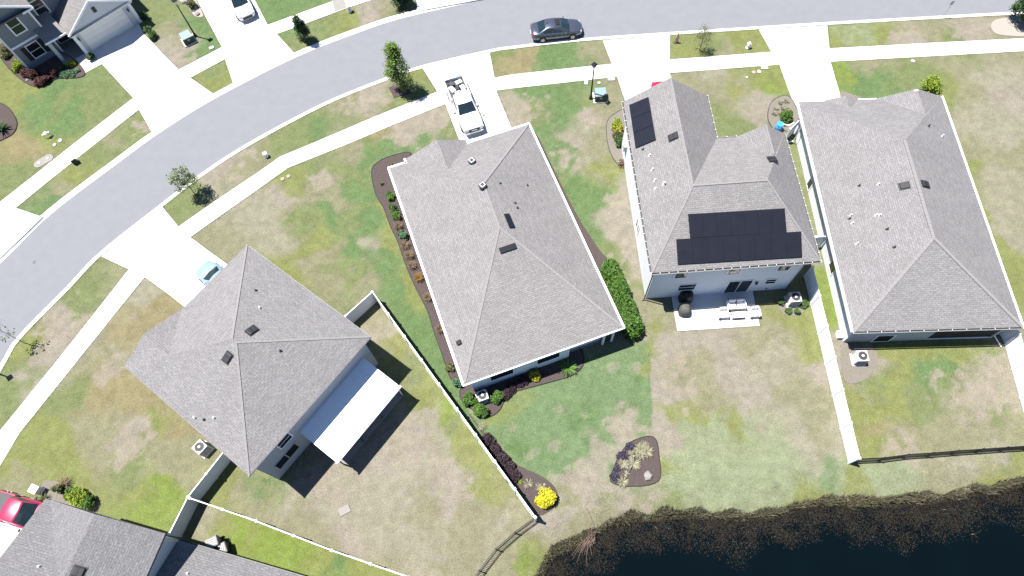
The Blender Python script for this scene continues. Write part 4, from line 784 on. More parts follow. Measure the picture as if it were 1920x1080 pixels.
t = thing('barrel', 'round blue barrel with a white spout at the front corner bed', 'barrel', (*g2(1458, 243), 0)); MB().tube([(0, 0, 0), (0, 0, .3), (0, 0, .75)], [.26, .31, .28], 20).build('body', M['blue'], t, smooth=True); MB().disc((0, 0, .75), .3, .04).build('lid', M['blue'], t); MB().tube([(.2, -.05, .8), (.7, -.2, .8), (1.15, .1, .8)], .045, 8).build('spout', M['white'], t)
def aircon(label, px, rz, s=.8, h=.85):
    t = thing('air_conditioner', label, 'air conditioner', (*g2(*px), 0), rz, 'outdoor air conditioner units'); box1('pad', M['concrete'], (0, 0, .03), (s+.16, s+.16, .1), t)
    b = MB().box((0, 0, h/2+.06), (s-.06, s-.06, h-.06)).build('coil', M['darkgrey'], t, bevel=.05)
    for i in range(9): MB().box((0, 0, .14+(h-.16)*i/8.5), (s, s, .022)).build('louvre', M['lightgrey'], b, bevel=0)
    for x in (-1, 1):
        for y in (-1, 1): MB().box((x*(s/2-.02), y*(s/2-.02), h/2+.06), (.06, .06, h)).build('corner_post', M['lightgrey'], t)
    tp = MB().box((0, 0, h+.09), (s+.02, s+.02, .07)).build('top', M['lightgrey'], t, bevel=.03); MB().disc((0, 0, h+.12), s*.40, .014, 28).build('fan_opening', M['gutter_in'], tp)
    f = MB()
    for r in (.12, .22, .32): f.tube([(math.cos(a)*r*s/.8, math.sin(a)*r*s/.8, h+.15) for a in np.linspace(0, 2*math.pi, 25)], .01, 5, False)
    for a in np.linspace(0, math.pi, 6, endpoint=False): f.bar((-math.cos(a)*s*.4, -math.sin(a)*s*.4, h+.15), (math.cos(a)*s*.4, math.sin(a)*s*.4, h+.15), .012, .012)
    f.build('fan_guard', M['darkgrey'], tp); MB().disc((0, 0, h+.14), .09, .04, 14).build('fan_hub', M['white'], tp)
aircon('boxy air conditioner unit beside the short fence of the pyramid roof house', (385, 843), RAD(53)); aircon('air conditioner unit tucked between trimmed green shrubs behind the round fan house', (906, 747), RAD(20), .75, .75)
aircon('air conditioner unit beside small shrubs next to the patio', (1484, 566), RAD(4)); aircon('air conditioner unit in a bare gravel patch next to the long white fence', (1607, 675), RAD(1))
def wheelie(label, px, rz, s=1.):
    t = thing('wheeled_bin', label, 'bin', (*g2(*px), 0), rz); b = MB().add([(-.24*s, -.28*s, .1), (.24*s, -.28*s, .1), (.24*s, .28*s, .1), (-.24*s, .28*s, .1), (-.3*s, -.36*s, 1.0*s), (.3*s, -.36*s, 1.0*s), (.3*s, .36*s, 1.0*s), (-.3*s, .36*s, 1.0*s)], [(3, 2, 1, 0), (4, 5, 6, 7), (0, 1, 5, 4), (1, 2, 6, 5), (2, 3, 7, 6), (3, 0, 4, 7)])
    b.build('body', M['black'], t, bevel=.04); l = MB().add([(-.33*s, -.42*s, 1.0*s), (.33*s, -.42*s, 1.0*s), (.33*s, .38*s, 1.0*s), (-.33*s, .38*s, 1.0*s), (-.28*s, -.38*s, 1.06*s), (.28*s, -.38*s, 1.06*s), (.28*s, .34*s, 1.12*s), (-.28*s, .34*s, 1.12*s)], [(3, 2, 1, 0), (4, 5, 6, 7), (0, 1, 5, 4), (1, 2, 6, 5), (2, 3, 7, 6), (3, 0, 4, 7)]).build('lid', mat('bin_lid', (.17, .17, .18), .6, var=.06), t, bevel=.02)
    for i in range(4): MB().box(((-.18+.12*i)*s, -.02, 1.105*s), (.03, .62*s, .02)).build('lid_rib', M['lightgrey'], l)
    MB().tube([(-.25*s, .42*s, .98*s), (.25*s, .42*s, .98*s)], .02, 8).build('handle', M['black'], t)
    for x in (-.27, .27): MB().tube([(x*s-.03, .3*s, .13), (x*s+.03, .3*s, .13)], .13, 14).build('wheel', M['tyre'], t)
wheelie('larger black wheeled bin with a pale lid behind the corner house', (411, 1019), RAD(-65), 1.1); wheelie('smaller black wheeled bin with a pale lid touching the low roof edge', (427, 1029), RAD(25), .9)

for p_, r_ in [((800, 66), .32), ((258, 341), .3), ((63, 491), .16)]:
    t = thing('manhole_cover', 'round iron manhole cover set in the road asphalt', 'manhole cover', (*g2(*p_), -.085), 0, 'manhole covers in the road'); MB().disc((0, 0, -.05), r_*1.15, .052, 24).build('ring', M['asphalt'], t); MB().disc((0, 0, .0), r_, .008, 24).build('cover', mat('iron_cover', (.10, .105, .115), .8, var=.2, scale=8), t)

# patio set
def seat(name, label, px, w, rz=0., cat='chair'):
    t = thing(name, label, cat, (*g2(*px), .05), rz, 'pale cushioned patio seats' if cat == 'chair' else None)
    MB().box((0, 0, .2), (w, .7, .08)).build('frame', M['wicker'], t, bevel=.02)
    n = 2 if w > 1.2 else 1
    for i in range(n): MB().box((-w/2+w*(i+.5)/n, -.02, .33), (w/n-.08, .6, .18)).build('seat_cushion', M['cushion'], t, bevel=.05); MB().box((-w/2+w*(i+.5)/n, .3, .6), (w/n-.08, .16, .42)).build('back_cushion', M['cushion'], t, bevel=.06)
    for x in (-w/2-.03, w/2+.03): MB().box((x, 0, .4), (.09, .72, .42)).build('arm', M['white'], t, bevel=.02)
    MB().box((0, .4, .45), (w, .05, .6)).build('backrest', M['wicker'], t); MB().box((0, -.34, .16), (w, .04, .2)).build('front_panel', M['wicker'], t)
    for x in (-w/2+.05, w/2-.05):
        for y in (-.3, .3): MB().box((x, y, .08), (.05, .05, .16)).build('leg', M['wicker'], t)
seat('patio_sofa', 'pale two seat sofa at the shadow edge of the patio', (1378, 576), 1.25, RAD(4), 'sofa'); seat('patio_chair', 'pale cushioned armchair at the table end nearest the covered grills', (1353, 592), .62, RAD(4)); seat('patio_chair', 'pale cushioned armchair at the edge of the patio slab nearest the air conditioner', (1412, 590), .62, RAD(4))
t = thing('coffee_table', 'low pale table between the two patio armchairs', 'table', (*g2(1382, 594), .05), RAD(4)); MB().box((0, 0, .38), (.95, .5, .05)).build('table_top', M['cushion'], t, bevel=.01); MB().box((0, 0, .15), (.85, .42, .03)).build('shelf', M['wicker'], t)
for x in (-.42, .42):
    for y in (-.2, .2): MB().box((x, y, .19), (.05, .05, .38)).build('leg', M['wicker'], t)
def grill(name, label, px, m, s, h):
    t = thing(name, label, 'grill', (*g2(*px), .05)); rr = random.Random(3+int(px[0])); b = MB(); n = 16; rings = []
    for z, k in ((0, 1.0), (.3, .98), (.62, .95), (.85, .86), (1.0, .45)):
        rings.append([(math.copysign(abs(math.cos(a))**.6, math.cos(a))*s[0]*k*rr.uniform(.93, 1.06), math.copysign(abs(math.sin(a))**.6, math.sin(a))*s[1]*k*rr.uniform(.93, 1.06), z*h) for a in np.linspace(0, 2*math.pi, n, endpoint=False)])
    b.add([p for r in rings for p in r], [(i*n+k, i*n+(k+1) % n, (i+1)*n+(k+1) % n, (i+1)*n+k) for i in range(4) for k in range(n)]+[tuple(range(4*n, 5*n))]); b.build('cover', m, t, smooth=True)
    MB().tube([(math.cos(a)*s[0]*1.02, math.sin(a)*s[1]*1.02, .1) for a in np.linspace(0, 2*math.pi, 20)], .02, 6, False).build('tie_cord', M['darkgrey'], t)
grill('covered_grill', 'black covered grill against the patio wall', (1284, 561), M['black'], (.52, .42), 1.1); grill('covered_grill', 'grey covered kettle shape standing in front of the black covered grill', (1281, 585), mat('cover_grey', (.075, .075, .07), .8, var=.35, scale=5), (.42, .5), 1.0)

# ------------------------------------------------------------------ vehicles (x forward, y left, z up)
def loft(stations, prof):
    V = []; n = None
    for st in stations:
        h = prof(st); ring = [(st[0], y, z) for y, z in h]+[(st[0], -y, z) for y, z in h[-2::-1]]; n = len(ring); V += ring
    Fc = [(i*n+k, i*n+k+1, (i+1)*n+k+1, (i+1)*n+k) for i in range(len(stations)-1) for k in range(n-1)]+[(i*n+n-1, i*n, (i+1)*n, (i+1)*n+n-1) for i in range(len(stations)-1)]
    Fc += [tuple(range(n))[::-1], tuple(range((len(stations)-1)*n, len(stations)*n))]
    return MB().add(V, Fc)
def bodyprof(st):
    x, w, zb, zs, zt = st; return [(w*.55, zb-.02), (w*.93, zb), (w, zb+.14), (w*1.005, (zb+zs)/2+.03), (w*.975, zs-.05), (w*.90, zs+.01), (w*.55, zt), (0, zt+.015)]
def quadpanel(c, lo, hi, off=.012):
    """glass on the bilinear patch c (4 corners), inset to lo..hi, raised by off"""
    c = [Vector(p) for p in c]; P = lambda s, t: c[0].lerp(c[1], s).lerp(c[3].lerp(c[2], s), t)
    n = (c[1]-c[0]).cross(c[3]-c[0]).normalized(); q = [P(lo[0], lo[1]), P(hi[0], lo[1]), P(hi[0], hi[1]), P(lo[0], hi[1])]; ctr = sum(c, Vector())/4
    if n.dot(ctr-Vector((-.2, 0, .7))) < 0: n = -n
    return MB().add([p+n*off for p in q]+[p-n*.02 for p in q], [(0, 1, 2, 3), (7, 6, 5, 4), (0, 1, 5, 4), (1, 2, 6, 5), (2, 3, 7, 6), (3, 0, 4, 7)])
def wheels(t, xs, y, r=.34, w=.23):
    for x in xs:
        for s in (-1, 1):
            o = MB().tube([(x, s*(y-w/2), r), (x, s*(y-w*.42), r), (x, s*(y+w*.42), r), (x, s*(y+w/2), r)], [r-.03, r, r, r-.03], 24).build('wheel', M['tyre'], t)
            b = MB().tube([(x, s*(y+w/2), r), (x, s*(y+w/2+.015), r)], [r*.62, r*.55], 20)
            b.build('rim', M['rim'], o)
            sp = MB()
            for a in np.linspace(0, 2*math.pi, 5, endpoint=False): sp.bar((x, s*(y+w/2+.02), r), (x+math.cos(a)*r*.6, s*(y+w/2+.02), r+math.sin(a)*r*.6), .02, .05)
            sp.build('spoke', M['alum'], o)
def mirror(t, x, y, z, m):
    for s in (-1, 1): MB().box((x, s*(y+.1), z), (.12, .2, .13)).build('wing_mirror', m, t, bevel=.03)
def cabin(t, pm, bx0, bx1, rx0, rx1, wb, wr, zb, zr, sides, roofwin=None, roofm=None):
    """greenhouse: base rectangle bx0..bx1 at zb, roof rx0..rx1 at zr"""
    st = [(bx0, wb*.93, zb, 0), (rx0, 0, 0, 1), ((rx0+rx1)/2, 0, 0, 1), (rx1, 0, 0, 1), (bx1, wb*.96, zb, 0)]
    V = [(bx0, -wb, zb), (bx1, -wb, zb), (bx1, wb, zb), (bx0, wb, zb), (rx0, -wr, zr-.02), (rx1, -wr, zr-.03), (rx1, wr, zr-.03), (rx0, wr, zr-.02), ((rx0+rx1)/2, -wr-.02, zr), ((rx0+rx1)/2, wr+.02, zr), (rx0+.1, 0, zr+.02), (rx1-.1, 0, zr+.015), ((rx0+rx1)/2, 0, zr+.04), (bx1+.1, 0, zb), (bx0-.06, 0, zb), (rx1+.06, 0, zr-.01), (rx0-.04, 0, zr)]
    Fc = [(0, 1, 5, 8, 4), (2, 3, 7, 9, 6), (1, 13, 15, 5), (13, 2, 6, 15), (3, 14, 16, 7), (14, 0, 4, 16), (4, 8, 12, 16), (16, 12, 9, 7), (8, 5, 15, 12), (12, 15, 6, 9)]
    c = MB().add(V, Fc).build('cabin', pm, t, bevel=.05, smooth=True)
    wsL, wsR = [V[13], V[2], V[6], V[15]], [V[1], V[13], V[15], V[5]]
    b = MB(); ws = quadpanel([V[1], V[13], V[15], V[5]], (.08, .06), (1.0, .92)); w2 = quadpanel([V[13], V[2], V[6], V[15]], (0., .06), (.92, .92)); ws.add(w2.v, w2.f); ws.build('windshield', M['cglass'], t)
    r1 = quadpanel([V[0], V[14], V[16], V[4]], (.1, .12), (1., .9)); r2 = quadpanel([V[14], V[3], V[7], V[16]], (0., .12), (.9, .9)); r1.add(r2.v, r2.f); r1.build('rear_window', M['cglass'], t)
    for s in (-1, 1):
        cc = [(bx0, s*wb, zb), (bx1, s*wb, zb), (rx1, s*wr, zr-.03), (rx0, s*wr, zr-.02)]
        for a, e in sides: quadpanel(cc, (a, .12), (e, .9)).build('side_window', M['cglass'], t)
    if roofwin: MB().box(((roofwin[0]+roofwin[1])/2, 0, zr+.032), (abs(roofwin[1]-roofwin[0]), roofwin[2], .03)).build('sunroof', M['black'], t)
    return c
M['cglass'] = mat('car_glass', (.012, .024, .032), .06, var=.3, scale=2, spec=.45)
M['chrome'] = mat('chrome', (.6, .6, .62), .15, metal=1.)
def sedan(label, loc, rz, pm, roofwin=None, z=0., name='parked_car'):
    t = thing(name, label, 'car', (*loc, z), rz)
    S = [(-2.42, .55, .42, .74, .80), (-2.37, .78, .32, .86, .97), (-2.1, .87, .26, .95, 1.06), (-1.5, .91, .24, .97, 1.05), (-.4, .92, .22, .94, .97), (.6, .92, .22, .92, .96), (1.15, .915, .24, .90, .98), (1.8, .88, .26, .84, .91), (2.2, .78, .28, .74, .78), (2.38, .6, .34, .62, .65), (2.42, .42, .38, .55, .57)]
    loft(S, bodyprof).build('body', pm, t, smooth=True, sub=1)
    cabin(t, pm, -1.85, 1.15, -1.0, .30, .80, .60, .95, 1.44, [(.14, .44), (.47, .80)], roofwin)
    wheels(t, (-1.4, 1.42), .82); mirror(t, .75, .86, .98, pm)
    for s in (-1, 1):
        MB().box((2.13, s*.56, .68), (.3, .3, .1)).build('headlight', M['head_lamp'], t, bevel=.05, ); MB().box((-2.29, s*.58, .84), (.16, .34, .14)).build('taillight', M['red_lamp'], t, bevel=.04)
        for x in (-.65, .4): MB().box((x, s*.925, .82), (.2, .03, .03)).build('door_handle', M['chrome'], t)
    MB().box((2.42, 0, .48), (.06, .8, .16)).build('grille', M['black'], t); MB().box((-2.43, 0, .55), (.04, .5, .13)).build('number_plate', M['lightgrey'], t); MB().box((-.9, 0, 1.49), (.16, .03, .05)).build('antenna_fin', M['black'], t)
    return t
def suv(label, loc, rz, pm):
    t = thing('parked_car', label, 'car', (*loc, 0), rz)
    S = [(-2.35, .7, .45, .95, 1.0), (-2.3, .85, .36, 1.05, 1.1), (-1.6, .93, .28, 1.05, 1.08), (0, .94, .26, 1.03, 1.06), (1.1, .93, .28, 1.0, 1.08), (1.9, .88, .3, .93, 1.0), (2.25, .76, .32, .82, .87), (2.36, .55, .4, .7, .72)]
    loft(S, bodyprof).build('body', pm, t, smooth=True, sub=1); cabin(t, pm, -2.25, 1.2, -1.95, .35, .82, .66, 1.05, 1.68, [(.05, .3), (.33, .58), (.61, .9)]); wheels(t, (-1.4, 1.4), .83, .37); mirror(t, .75, .88, 1.1, pm)
    for s in (-1, 1): MB().box((2.15, s*.66, .8), (.32, .3, .14)).build('headlight', M['head_lamp'], t, bevel=.05); MB().box((-2.3, s*.78, .98), (.12, .16, .34)).build('taillight', M['red_lamp'], t)
    MB().box((2.37, 0, .58), (.06, .95, .24)).build('grille', M['black'], t)
    return t
def pickup(label, loc, rz, pm, cargo=False, L=5.9):
    t = thing('pickup_truck', label, 'pickup', (*loc, 0), rz)
    S = [(-.55, .96, .5, 1.1, 1.12), (0, .97, .48, 1.1, 1.12), (1.15, .97, .48, 1.1, 1.18), (1.9, .97, .5, 1.1, 1.19), (2.6, .94, .5, 1.06, 1.14), (2.88, .86, .52, .98, 1.03), (2.96, .74, .56, .9, .92)]
    loft(S, bodyprof).build('body', pm, t, smooth=True, sub=1)
    cabin(t, pm, -.62, 1.35, -.5, .55, .86, .70, 1.1, 1.82, [(.06, .46), (.5, .84)])
    # open load bed: floor, two sides, tailgate, bulkhead
    fl = MB().box((-1.78, 0, .78), (2.3, 1.6, .1)).build('bed_floor', M['darkgrey'], t)
    for s in (-1, 1): MB().add([(-2.95, s*.80, .5), (-.58, s*.80, .5), (-.58, s*.97, .5), (-2.95, s*.95, .5), (-2.95, s*.82, 1.16), (-.58, s*.82, 1.16), (-.58, s*.94, 1.16), (-2.95, s*.93, 1.16)], [(3, 2, 1, 0), (4, 5, 6, 7), (0, 1, 5, 4), (1, 2, 6, 5), (2, 3, 7, 6), (3, 0, 4, 7)]).build('bed_side', pm, t, bevel=.04)
    MB().box((-2.93, 0, .83), (.09, 1.62, .64)).build('tailgate', pm, t, bevel=.03); MB().box((-.62, 0, .85), (.06, 1.6, .58)).build('bulkhead', M['darkgrey'], t); MB().box((-3.02, 0, .55), (.16, 1.7, .16)).build('rear_bumper', M['chrome'], t, bevel=.03)
    wheels(t, (-1.75, 1.95), .84, .40, .27); mirror(t, .95, .98, 1.2, M['darkgrey'])
    for s in (-1, 1):
        MB().box((2.86, s*.72, .93), (.18, .34, .2)).build('headlight', M['head_lamp'], t, bevel=.04); MB().box((-2.93, s*.89, .95), (.1, .1, .36)).build('taillight', M['red_lamp'], t)
        for x in (-.25, .6): MB().box((x, s*.985, 1.0), (.2, .03, .035)).build('door_handle', M['chrome'], t)
    g_ = MB().box((2.97, 0, .86), (.07, 1.0, .24)).build('grille', M['black'], t, bevel=.02); MB().box((3.01, 0, .86), (.02, .5, .06)).build('emblem_bar', M['chrome'], g_); MB().box((2.98, 0, .56), (.14, 1.6, .2)).build('front_bumper', pm, t, bevel=.05)
    return t
WHITE = paint('car_white', (.72, .73, .74), 0., .3); STEEL = paint('car_slate', (.075, .085, .12), .55, .28); RED = paint('car_red', (.29, .012, .05), .1, .3); PINK = paint('truck_red', (.30, .016, .065), .1, .35); ICE = paint('car_ice', (.26, .36, .45), .35, .3)
# dark sedan at the kerb
hd = RAD(6.5); c = (g2(1003, 82)+g2(1086, 70))/2; c = c+np.array([-math.sin(hd), math.cos(hd)])*.92+np.array([math.cos(hd), math.sin(hd)])*.05
sedan('dark slate grey sedan with a sunroof parked at the kerb', tuple(c), hd, STEEL, (-.15, .28, .75), z=-.1)
def nose(px, ang, half, z=.5):
    a = RAD(ang); return g2(*px, z)-np.array([math.cos(a), math.sin(a)])*half
p = nose((890, 248), -70, 2.98); pt = pickup('white pickup truck with an open loaded bed on the driveway', tuple(p), RAD(-70), WHITE)
pr_ = random.Random(5)
def crate(label, off, size, m, rz=0.):
    a = RAD(-70); q = p+np.array([math.cos(a)*off[0]-math.sin(a)*off[1], math.sin(a)*off[0]+math.cos(a)*off[1]]); t = thing('cargo_bundle', label, 'cargo', (*q, .835), a+rz, 'loose cargo in the pickup bed'); b = MB().box((0, 0, size[2]/2), size); b.build('bundle', M[m], t, bevel=.03); MB().box((0, 0, size[2]/2), (size[0]+.01, .05, size[2]+.01)).build('strap', M['darkgrey'], t)
for off, sz, m in [((-1.1, .45), (.6, .45, .25), 'white'), ((-1.15, -.1), (.5, .5, .3), 'lightgrey'), ((-1.75, .5), (.5, .4, .2), 'cushion'), ((-1.8, -.45), (.7, .4, .26), 'white'), ((-2.4, .35), (.45, .6, .22), 'bluegrey'), ((-2.35, -.35), (.5, .45, .3), 'darkgrey'), ((-1.75, .02), (.45, .35, .32), 'solar_frame')]:
    crate({'white': 'white box', 'lightgrey': 'light grey box', 'cushion': 'cream bundle', 'bluegrey': 'bluish bundle', 'darkgrey': 'dark grey box', 'solar_frame': 'black box'}[m]+' lying in the white pickup bed', off, sz, m, pr_.uniform(-.4, .4))
aa = math.degrees(math.atan2(*(g2(416, 88)-g2(385, 30))[::-1])); p2 = nose((466, 35), aa, 2.36, .4); suv('white car with a dark windshield on the driveway across the road', tuple(p2), RAD(aa), WHITE)
q = g2(1238, 152, .95); a3 = RAD(-86.3); sedan('red car mostly hidden under the eave of the solar panel house', tuple(q+np.array([math.cos(a3), math.sin(a3)])*2.36), a3, RED)
q = g2(377, 499, .6); a1 = RAD(143.2); sedan('pale ice blue sedan tucked under the roof of the pyramid house', tuple(q-np.array([math.cos(a1), math.sin(a1)])*2.38), a1, ICE)
a5 = RAD(-14.6); q = g2(70, 970, 1.25); pickup('bright red pickup truck on the driveway of the corner house', tuple(q-np.array([math.cos(a5), math.sin(a5)])*1.75), a5, PINK)

# ------------------------------------------------------------------ plants
def leaves(name, P, m, parent, ln=.12, wd=.06, up=.4, seed=0, droop=0.):
    r = np.random.default_rng(seed); n = len(P); P = np.asarray(P)
    N_ = r.normal(size=(n, 3)); N_[:, 2] = np.abs(N_[:, 2])+up; N_ /= np.linalg.norm(N_, axis=1)[:, None]
    T = np.cross(N_, r.normal(size=(n, 3))); T /= np.linalg.norm(T, axis=1)[:, None]; B = np.cross(N_, T); s = r.uniform(.6, 1.3, (n, 1))
    V = np.stack([P-T*ln*.5*s, P+B*wd*.5*s+N_*.01, P+T*ln*.5*s, P-B*wd*.5*s+N_*.01], 1).reshape(-1, 3)
    return mesh_np(name, V, np.arange(4*n).reshape(n, 4), m, parent)
def blob(n, rx, ry, rz, cz, seed, clumps=9, shell=.55, cut=0.):
    """uneven crown: clumps on an ellipsoid, each a small cloud of points"""
    r = np.random.default_rng(seed); C = r.normal(size=(clumps, 3)); C /= np.linalg.norm(C, axis=1)[:, None]; C *= r.uniform(.35, .75, (clumps, 1)); k = r.integers(0, clumps, n)
    D = r.normal(size=(n, 3)); D /= np.linalg.norm(D, axis=1)[:, None]; P = C[k]+D*(r.uniform(shell, 1, (n, 1))*r.uniform(.38, .62, clumps)[k][:, None])
    P = P*np.array([rx, ry, rz]); P[:, 2] += cz; return P[P[:, 2] > .02+cut]
def stems(t, h, r, n, seed, m='bark', base=.03):
    q = random.Random(seed); b = MB()
    for i in range(n):
        a = q.uniform(0, 6.28); k = q.uniform(.3, .8)*r; b.tube([(0, 0, 0), (math.cos(a)*k*.4, math.sin(a)*k*.4, h*.4), (math.cos(a)*k, math.sin(a)*k, h*.85)], [base, base*.7, base*.3], 5)
    b.build('stem', M[m], t)
_sd = [100]
def shrub(label, px, r, h, kind, n=None, group=None, name='shrub', ln=.13, wd=.08, ry=None, rz=0., clumps=9, cat='shrub', zpx=None):
    _sd[0] += 1; zc = h*.5; loc = g2(*px, zpx if zpx is not None else h*.45); t = thing(name, label, cat, (*loc, 0), rz, group)
    n = n or int(1500*(r/.5)**1.6); n = min(n, 9000)
    P = blob(n, r*1.05, (ry or r)*1.05, h*.55, h*.52, _sd[0], clumps); leaves('foliage', P, LF[kind], t, ln, wd, seed=_sd[0]); stems(t, h*.7, r, 5, _sd[0])
    return t
def rosette(label, px, r, h, kind, n=40, group=None, name='rosette_plant', w=.05, cat='plant', droop=.5):
    """arching strap leaves from a centre (agave, grass clump, cycad)"""
    _sd[0] += 1; q = random.Random(_sd[0]); t = thing(name, label, cat, (*g2(*px, .1), 0), q.uniform(0, 6), group); V = []; Fc = []
    for i in range(n):
        a = q.uniform(0, 6.28); el = q.uniform(.15, 1.25); L = r*q.uniform(.7, 1.1)/max(.55, math.cos(el*.75)); d = np.array([math.cos(a), math.sin(a), 0]); sd_ = np.array([-d[1], d[0], 0]); pts = []
        for k, s in enumerate((0, .35, .7, 1.)):
            rr = L*s*math.cos(el*(1-.35*s)); zz = .04+min(h, L*math.sin(el))*(s*1.35-s*s*droop); pts.append(d*rr+np.array([0, 0, max(.03, zz)]))
        ws = [w*.7, w, w*.75, w*.06]; o = len(V)
        for p_, ww in zip(pts, ws): V += [tuple(p_-sd_*ww/2), tuple(p_+sd_*ww/2)]
        Fc += [(o+2*k, o+2*k+1, o+2*k+3, o+2*k+2) for k in range(3)]
    b = MB(); b.v = V; b.f = Fc; b.build('leaves', LF[kind], t); MB().tube([(0, 0, -.05), (0, 0, .1)], [.06, .04], 8).build('crown', M['bark'], t)
    return t
def tree(label, base, top, h, r, kind, dens=1., trunk=.06, name='street_tree', cz=.35, shape=1., bark='bark', ln=.16, wd=.10, clumps=26):
    """young tree: trunk, limbs reaching into leaf clumps; crown from cz*h up"""
    _sd[0] += 1; sd_ = _sd[0]; q = random.Random(sd_); t = thing(name, label, 'tree', (*g2(*base), 0), q.uniform(0, 6)); rr = np.random.default_rng(sd_)
    MB().tube([(0, 0, -.1), (q.uniform(-.04, .04), 0, h*.3), (q.uniform(-.06, .06), q.uniform(-.06, .06), h*.65), (0, 0, h*.93)], [trunk, trunk*.8, trunk*.5, trunk*.15], 9).build('trunk', M[bark], t, smooth=True)
    lim = MB(); pts = []
    for i in range(clumps):
        s = q.random()**.8; z = h*(cz+(1-cz)*s); rad = r*(1-s*shape)**.7*q.uniform(.35, 1.); a = i*2.4+q.uniform(-.4, .4); c = np.array([math.cos(a)*rad, math.sin(a)*rad, z])
        z0 = max(.2*h, z-rad*.9); lim.tube([(0, 0, z0), tuple(c*np.array([.55, .55, 1])-np.array([0, 0, rad*.2])), tuple(c)], [trunk*.35, trunk*.22, .006], 5)
        n = int(150*dens*q.uniform(.5, 1.4)); D = rr.normal(size=(n, 3)); D /= np.linalg.norm(D, axis=1)[:, None]; pts.append(c+D*(rr.random((n, 1))**.6)*np.array([1, 1, .9])*r*q.uniform(.3, .62))
    lim.build('limbs', M[bark], t); P = np.concatenate(pts); leaves('crown', P[P[:, 2] > .1], LF[kind], t, ln, wd, up=.3, seed=sd_); return t
tree('leafy green street tree standing in the small mulch square', (754, 170), None, 5.5, 1.15, 'sapgreen', .95, .07, cz=.2, shape=.93, clumps=56, ln=.14, wd=.08)
tree('sparse pale street tree with a thin crown near the wide driveway apron', (366, 364), None, 3.0, 1.05, 'pale', .5, .045, cz=.5, shape=.3, bark='bark_pale', clumps=20)
tree('dark conical evergreen tree on the verge by the white car driveway', (573, 77), None, 2.9, .78, 'dark', 1.8, .06, cz=.06, shape=.95, clumps=34, ln=.12, wd=.06)
tree('sparse young tree on the verge between two driveways', (1311, 95), None, 2.7, 1.0, 'olive', .3, .04, cz=.2, shape=.6, clumps=26, ln=.1, wd=.05)
tree('bare sapling with a few twigs on the dry verge by the road bend', (46, 643), None, 3.6, .8, 'olive', .05, .035, cz=.55, shape=.3, bark='bark_pale', clumps=16)
tree('dense dark green street tree standing in the pale sand ring', (1908, 42), None, 3.0, 1.15, 'dark', 1.4, .06, cz=.3, shape=.5, clumps=30)
tree('dark evergreen tree beside the small white utility pedestal across the road', (752, 8), None, 3.2, .95, 'dark', 1.5, .06, cz=.1, shape=.8, clumps=30)
tree('yellow green small tree in front of the long hip house', (1738, 170), None, 1.3, .85, 'lime', .55, .04, cz=.25, shape=.4, clumps=22)
# hedge beside the centre house
def hedge(label, px, w, h, kind, n):
    P0 = [g2(*p) for p in px]; t = thing('hedge', label, 'hedge', (*np.mean(P0, 0), 0)); c0 = np.mean(P0, 0); r = np.random.default_rng(55); out = []
    pl = [p-c0 for p in P0]
    for _ in range(n):
        s = r.random()*(len(pl)-1); i = min(int(s), len(pl)-2); c = pl[i]+(pl[i+1]-pl[i])*(s-i); D = r.normal(size=3); D[2] = abs(D[2]); D /= np.linalg.norm(D)
        k = .82+.25*vnoise(np.array([c[0]*1.3+D[0]]), np.array([c[1]*1.3+D[1]]), 1.2)[0]; out.append((c[0]+D[0]*w*k, c[1]+D[1]*w*k, .05+max(0, D[2])*h*k if r.random() < .8 else r.random()*h*.6))
    leaves('foliage', np.array(out), LF[kind], t, .2, .12, up=.2, seed=9)
    for i, a in enumerate(pl): MB().tube([(a[0], a[1], -.1), (a[0]+.1, a[1], h*.6)], [.05, .02], 6).build('stem', M['bark'], t)
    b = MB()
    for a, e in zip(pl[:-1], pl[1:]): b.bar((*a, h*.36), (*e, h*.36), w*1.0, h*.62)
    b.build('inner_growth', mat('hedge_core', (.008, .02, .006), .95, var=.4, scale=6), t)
    return t
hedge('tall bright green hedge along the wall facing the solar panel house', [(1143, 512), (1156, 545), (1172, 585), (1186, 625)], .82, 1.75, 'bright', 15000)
G2 = 'plants along the wall bed'
for p_, r, h, k in [((733, 372), .35, .5, 'bright'), ((737, 390), .4, .55, 'mid'), ((743, 404), .45, .6, 'bright'), ((728, 364), .25, .4, 'mid')]: shrub({'lime': 'lime green', 'gold': 'golden', 'olive': 'olive', 'mid': 'mid green', 'bright': 'bright green', 'dark': 'dark green'}[k]+' leafy shrub in the row along the curved wall bed', p_, r, h, k, group=G2)
for p_ in [(747, 425), (760, 462), (768, 480), (773, 499), (803, 558), (826, 618)]: rosette('brown dormant grass clump in the curved wall bed', p_, .42, .6, 'brown', 260, 'brown grass clumps along the wall bed', 'grass_clump', .02, droop=.35)
rosette('orange brown grass clump in the curved wall bed', (786, 522), .42, .6, 'orange', 260, None, 'grass_clump', .02, droop=.35)
shrub('dark rounded sea green shrub between brown grass clumps', (757, 441), .45, .65, 'seagreen'); shrub('tiny yellow green plant alone in the mulch curve', (716, 344), .18, .25, 'olive'); shrub('grey green bushy shrub at the rear corner of the wall bed', (857, 716), .42, .7, 'seagreen'); shrub('faded tuft beside the wall near the grey green shrub', (842, 690), .35, .45, 'olive', 500)
for p_ in [(740, 309), (757, 306)]: shrub('small yellowish plant by the front step of the round fan house', p_, .22, .3, 'olive', group='small plants by the front step')
for p_, r, h in [((882, 748), .5, .8), ((900, 768), .55, .8), ((929, 745), .5, .85)]: shrub('dense trimmed green shrub hugging the air conditioner in the rear mulch bed', p_, r, h, 'bright', 2600, 'shrubs around the air conditioner')
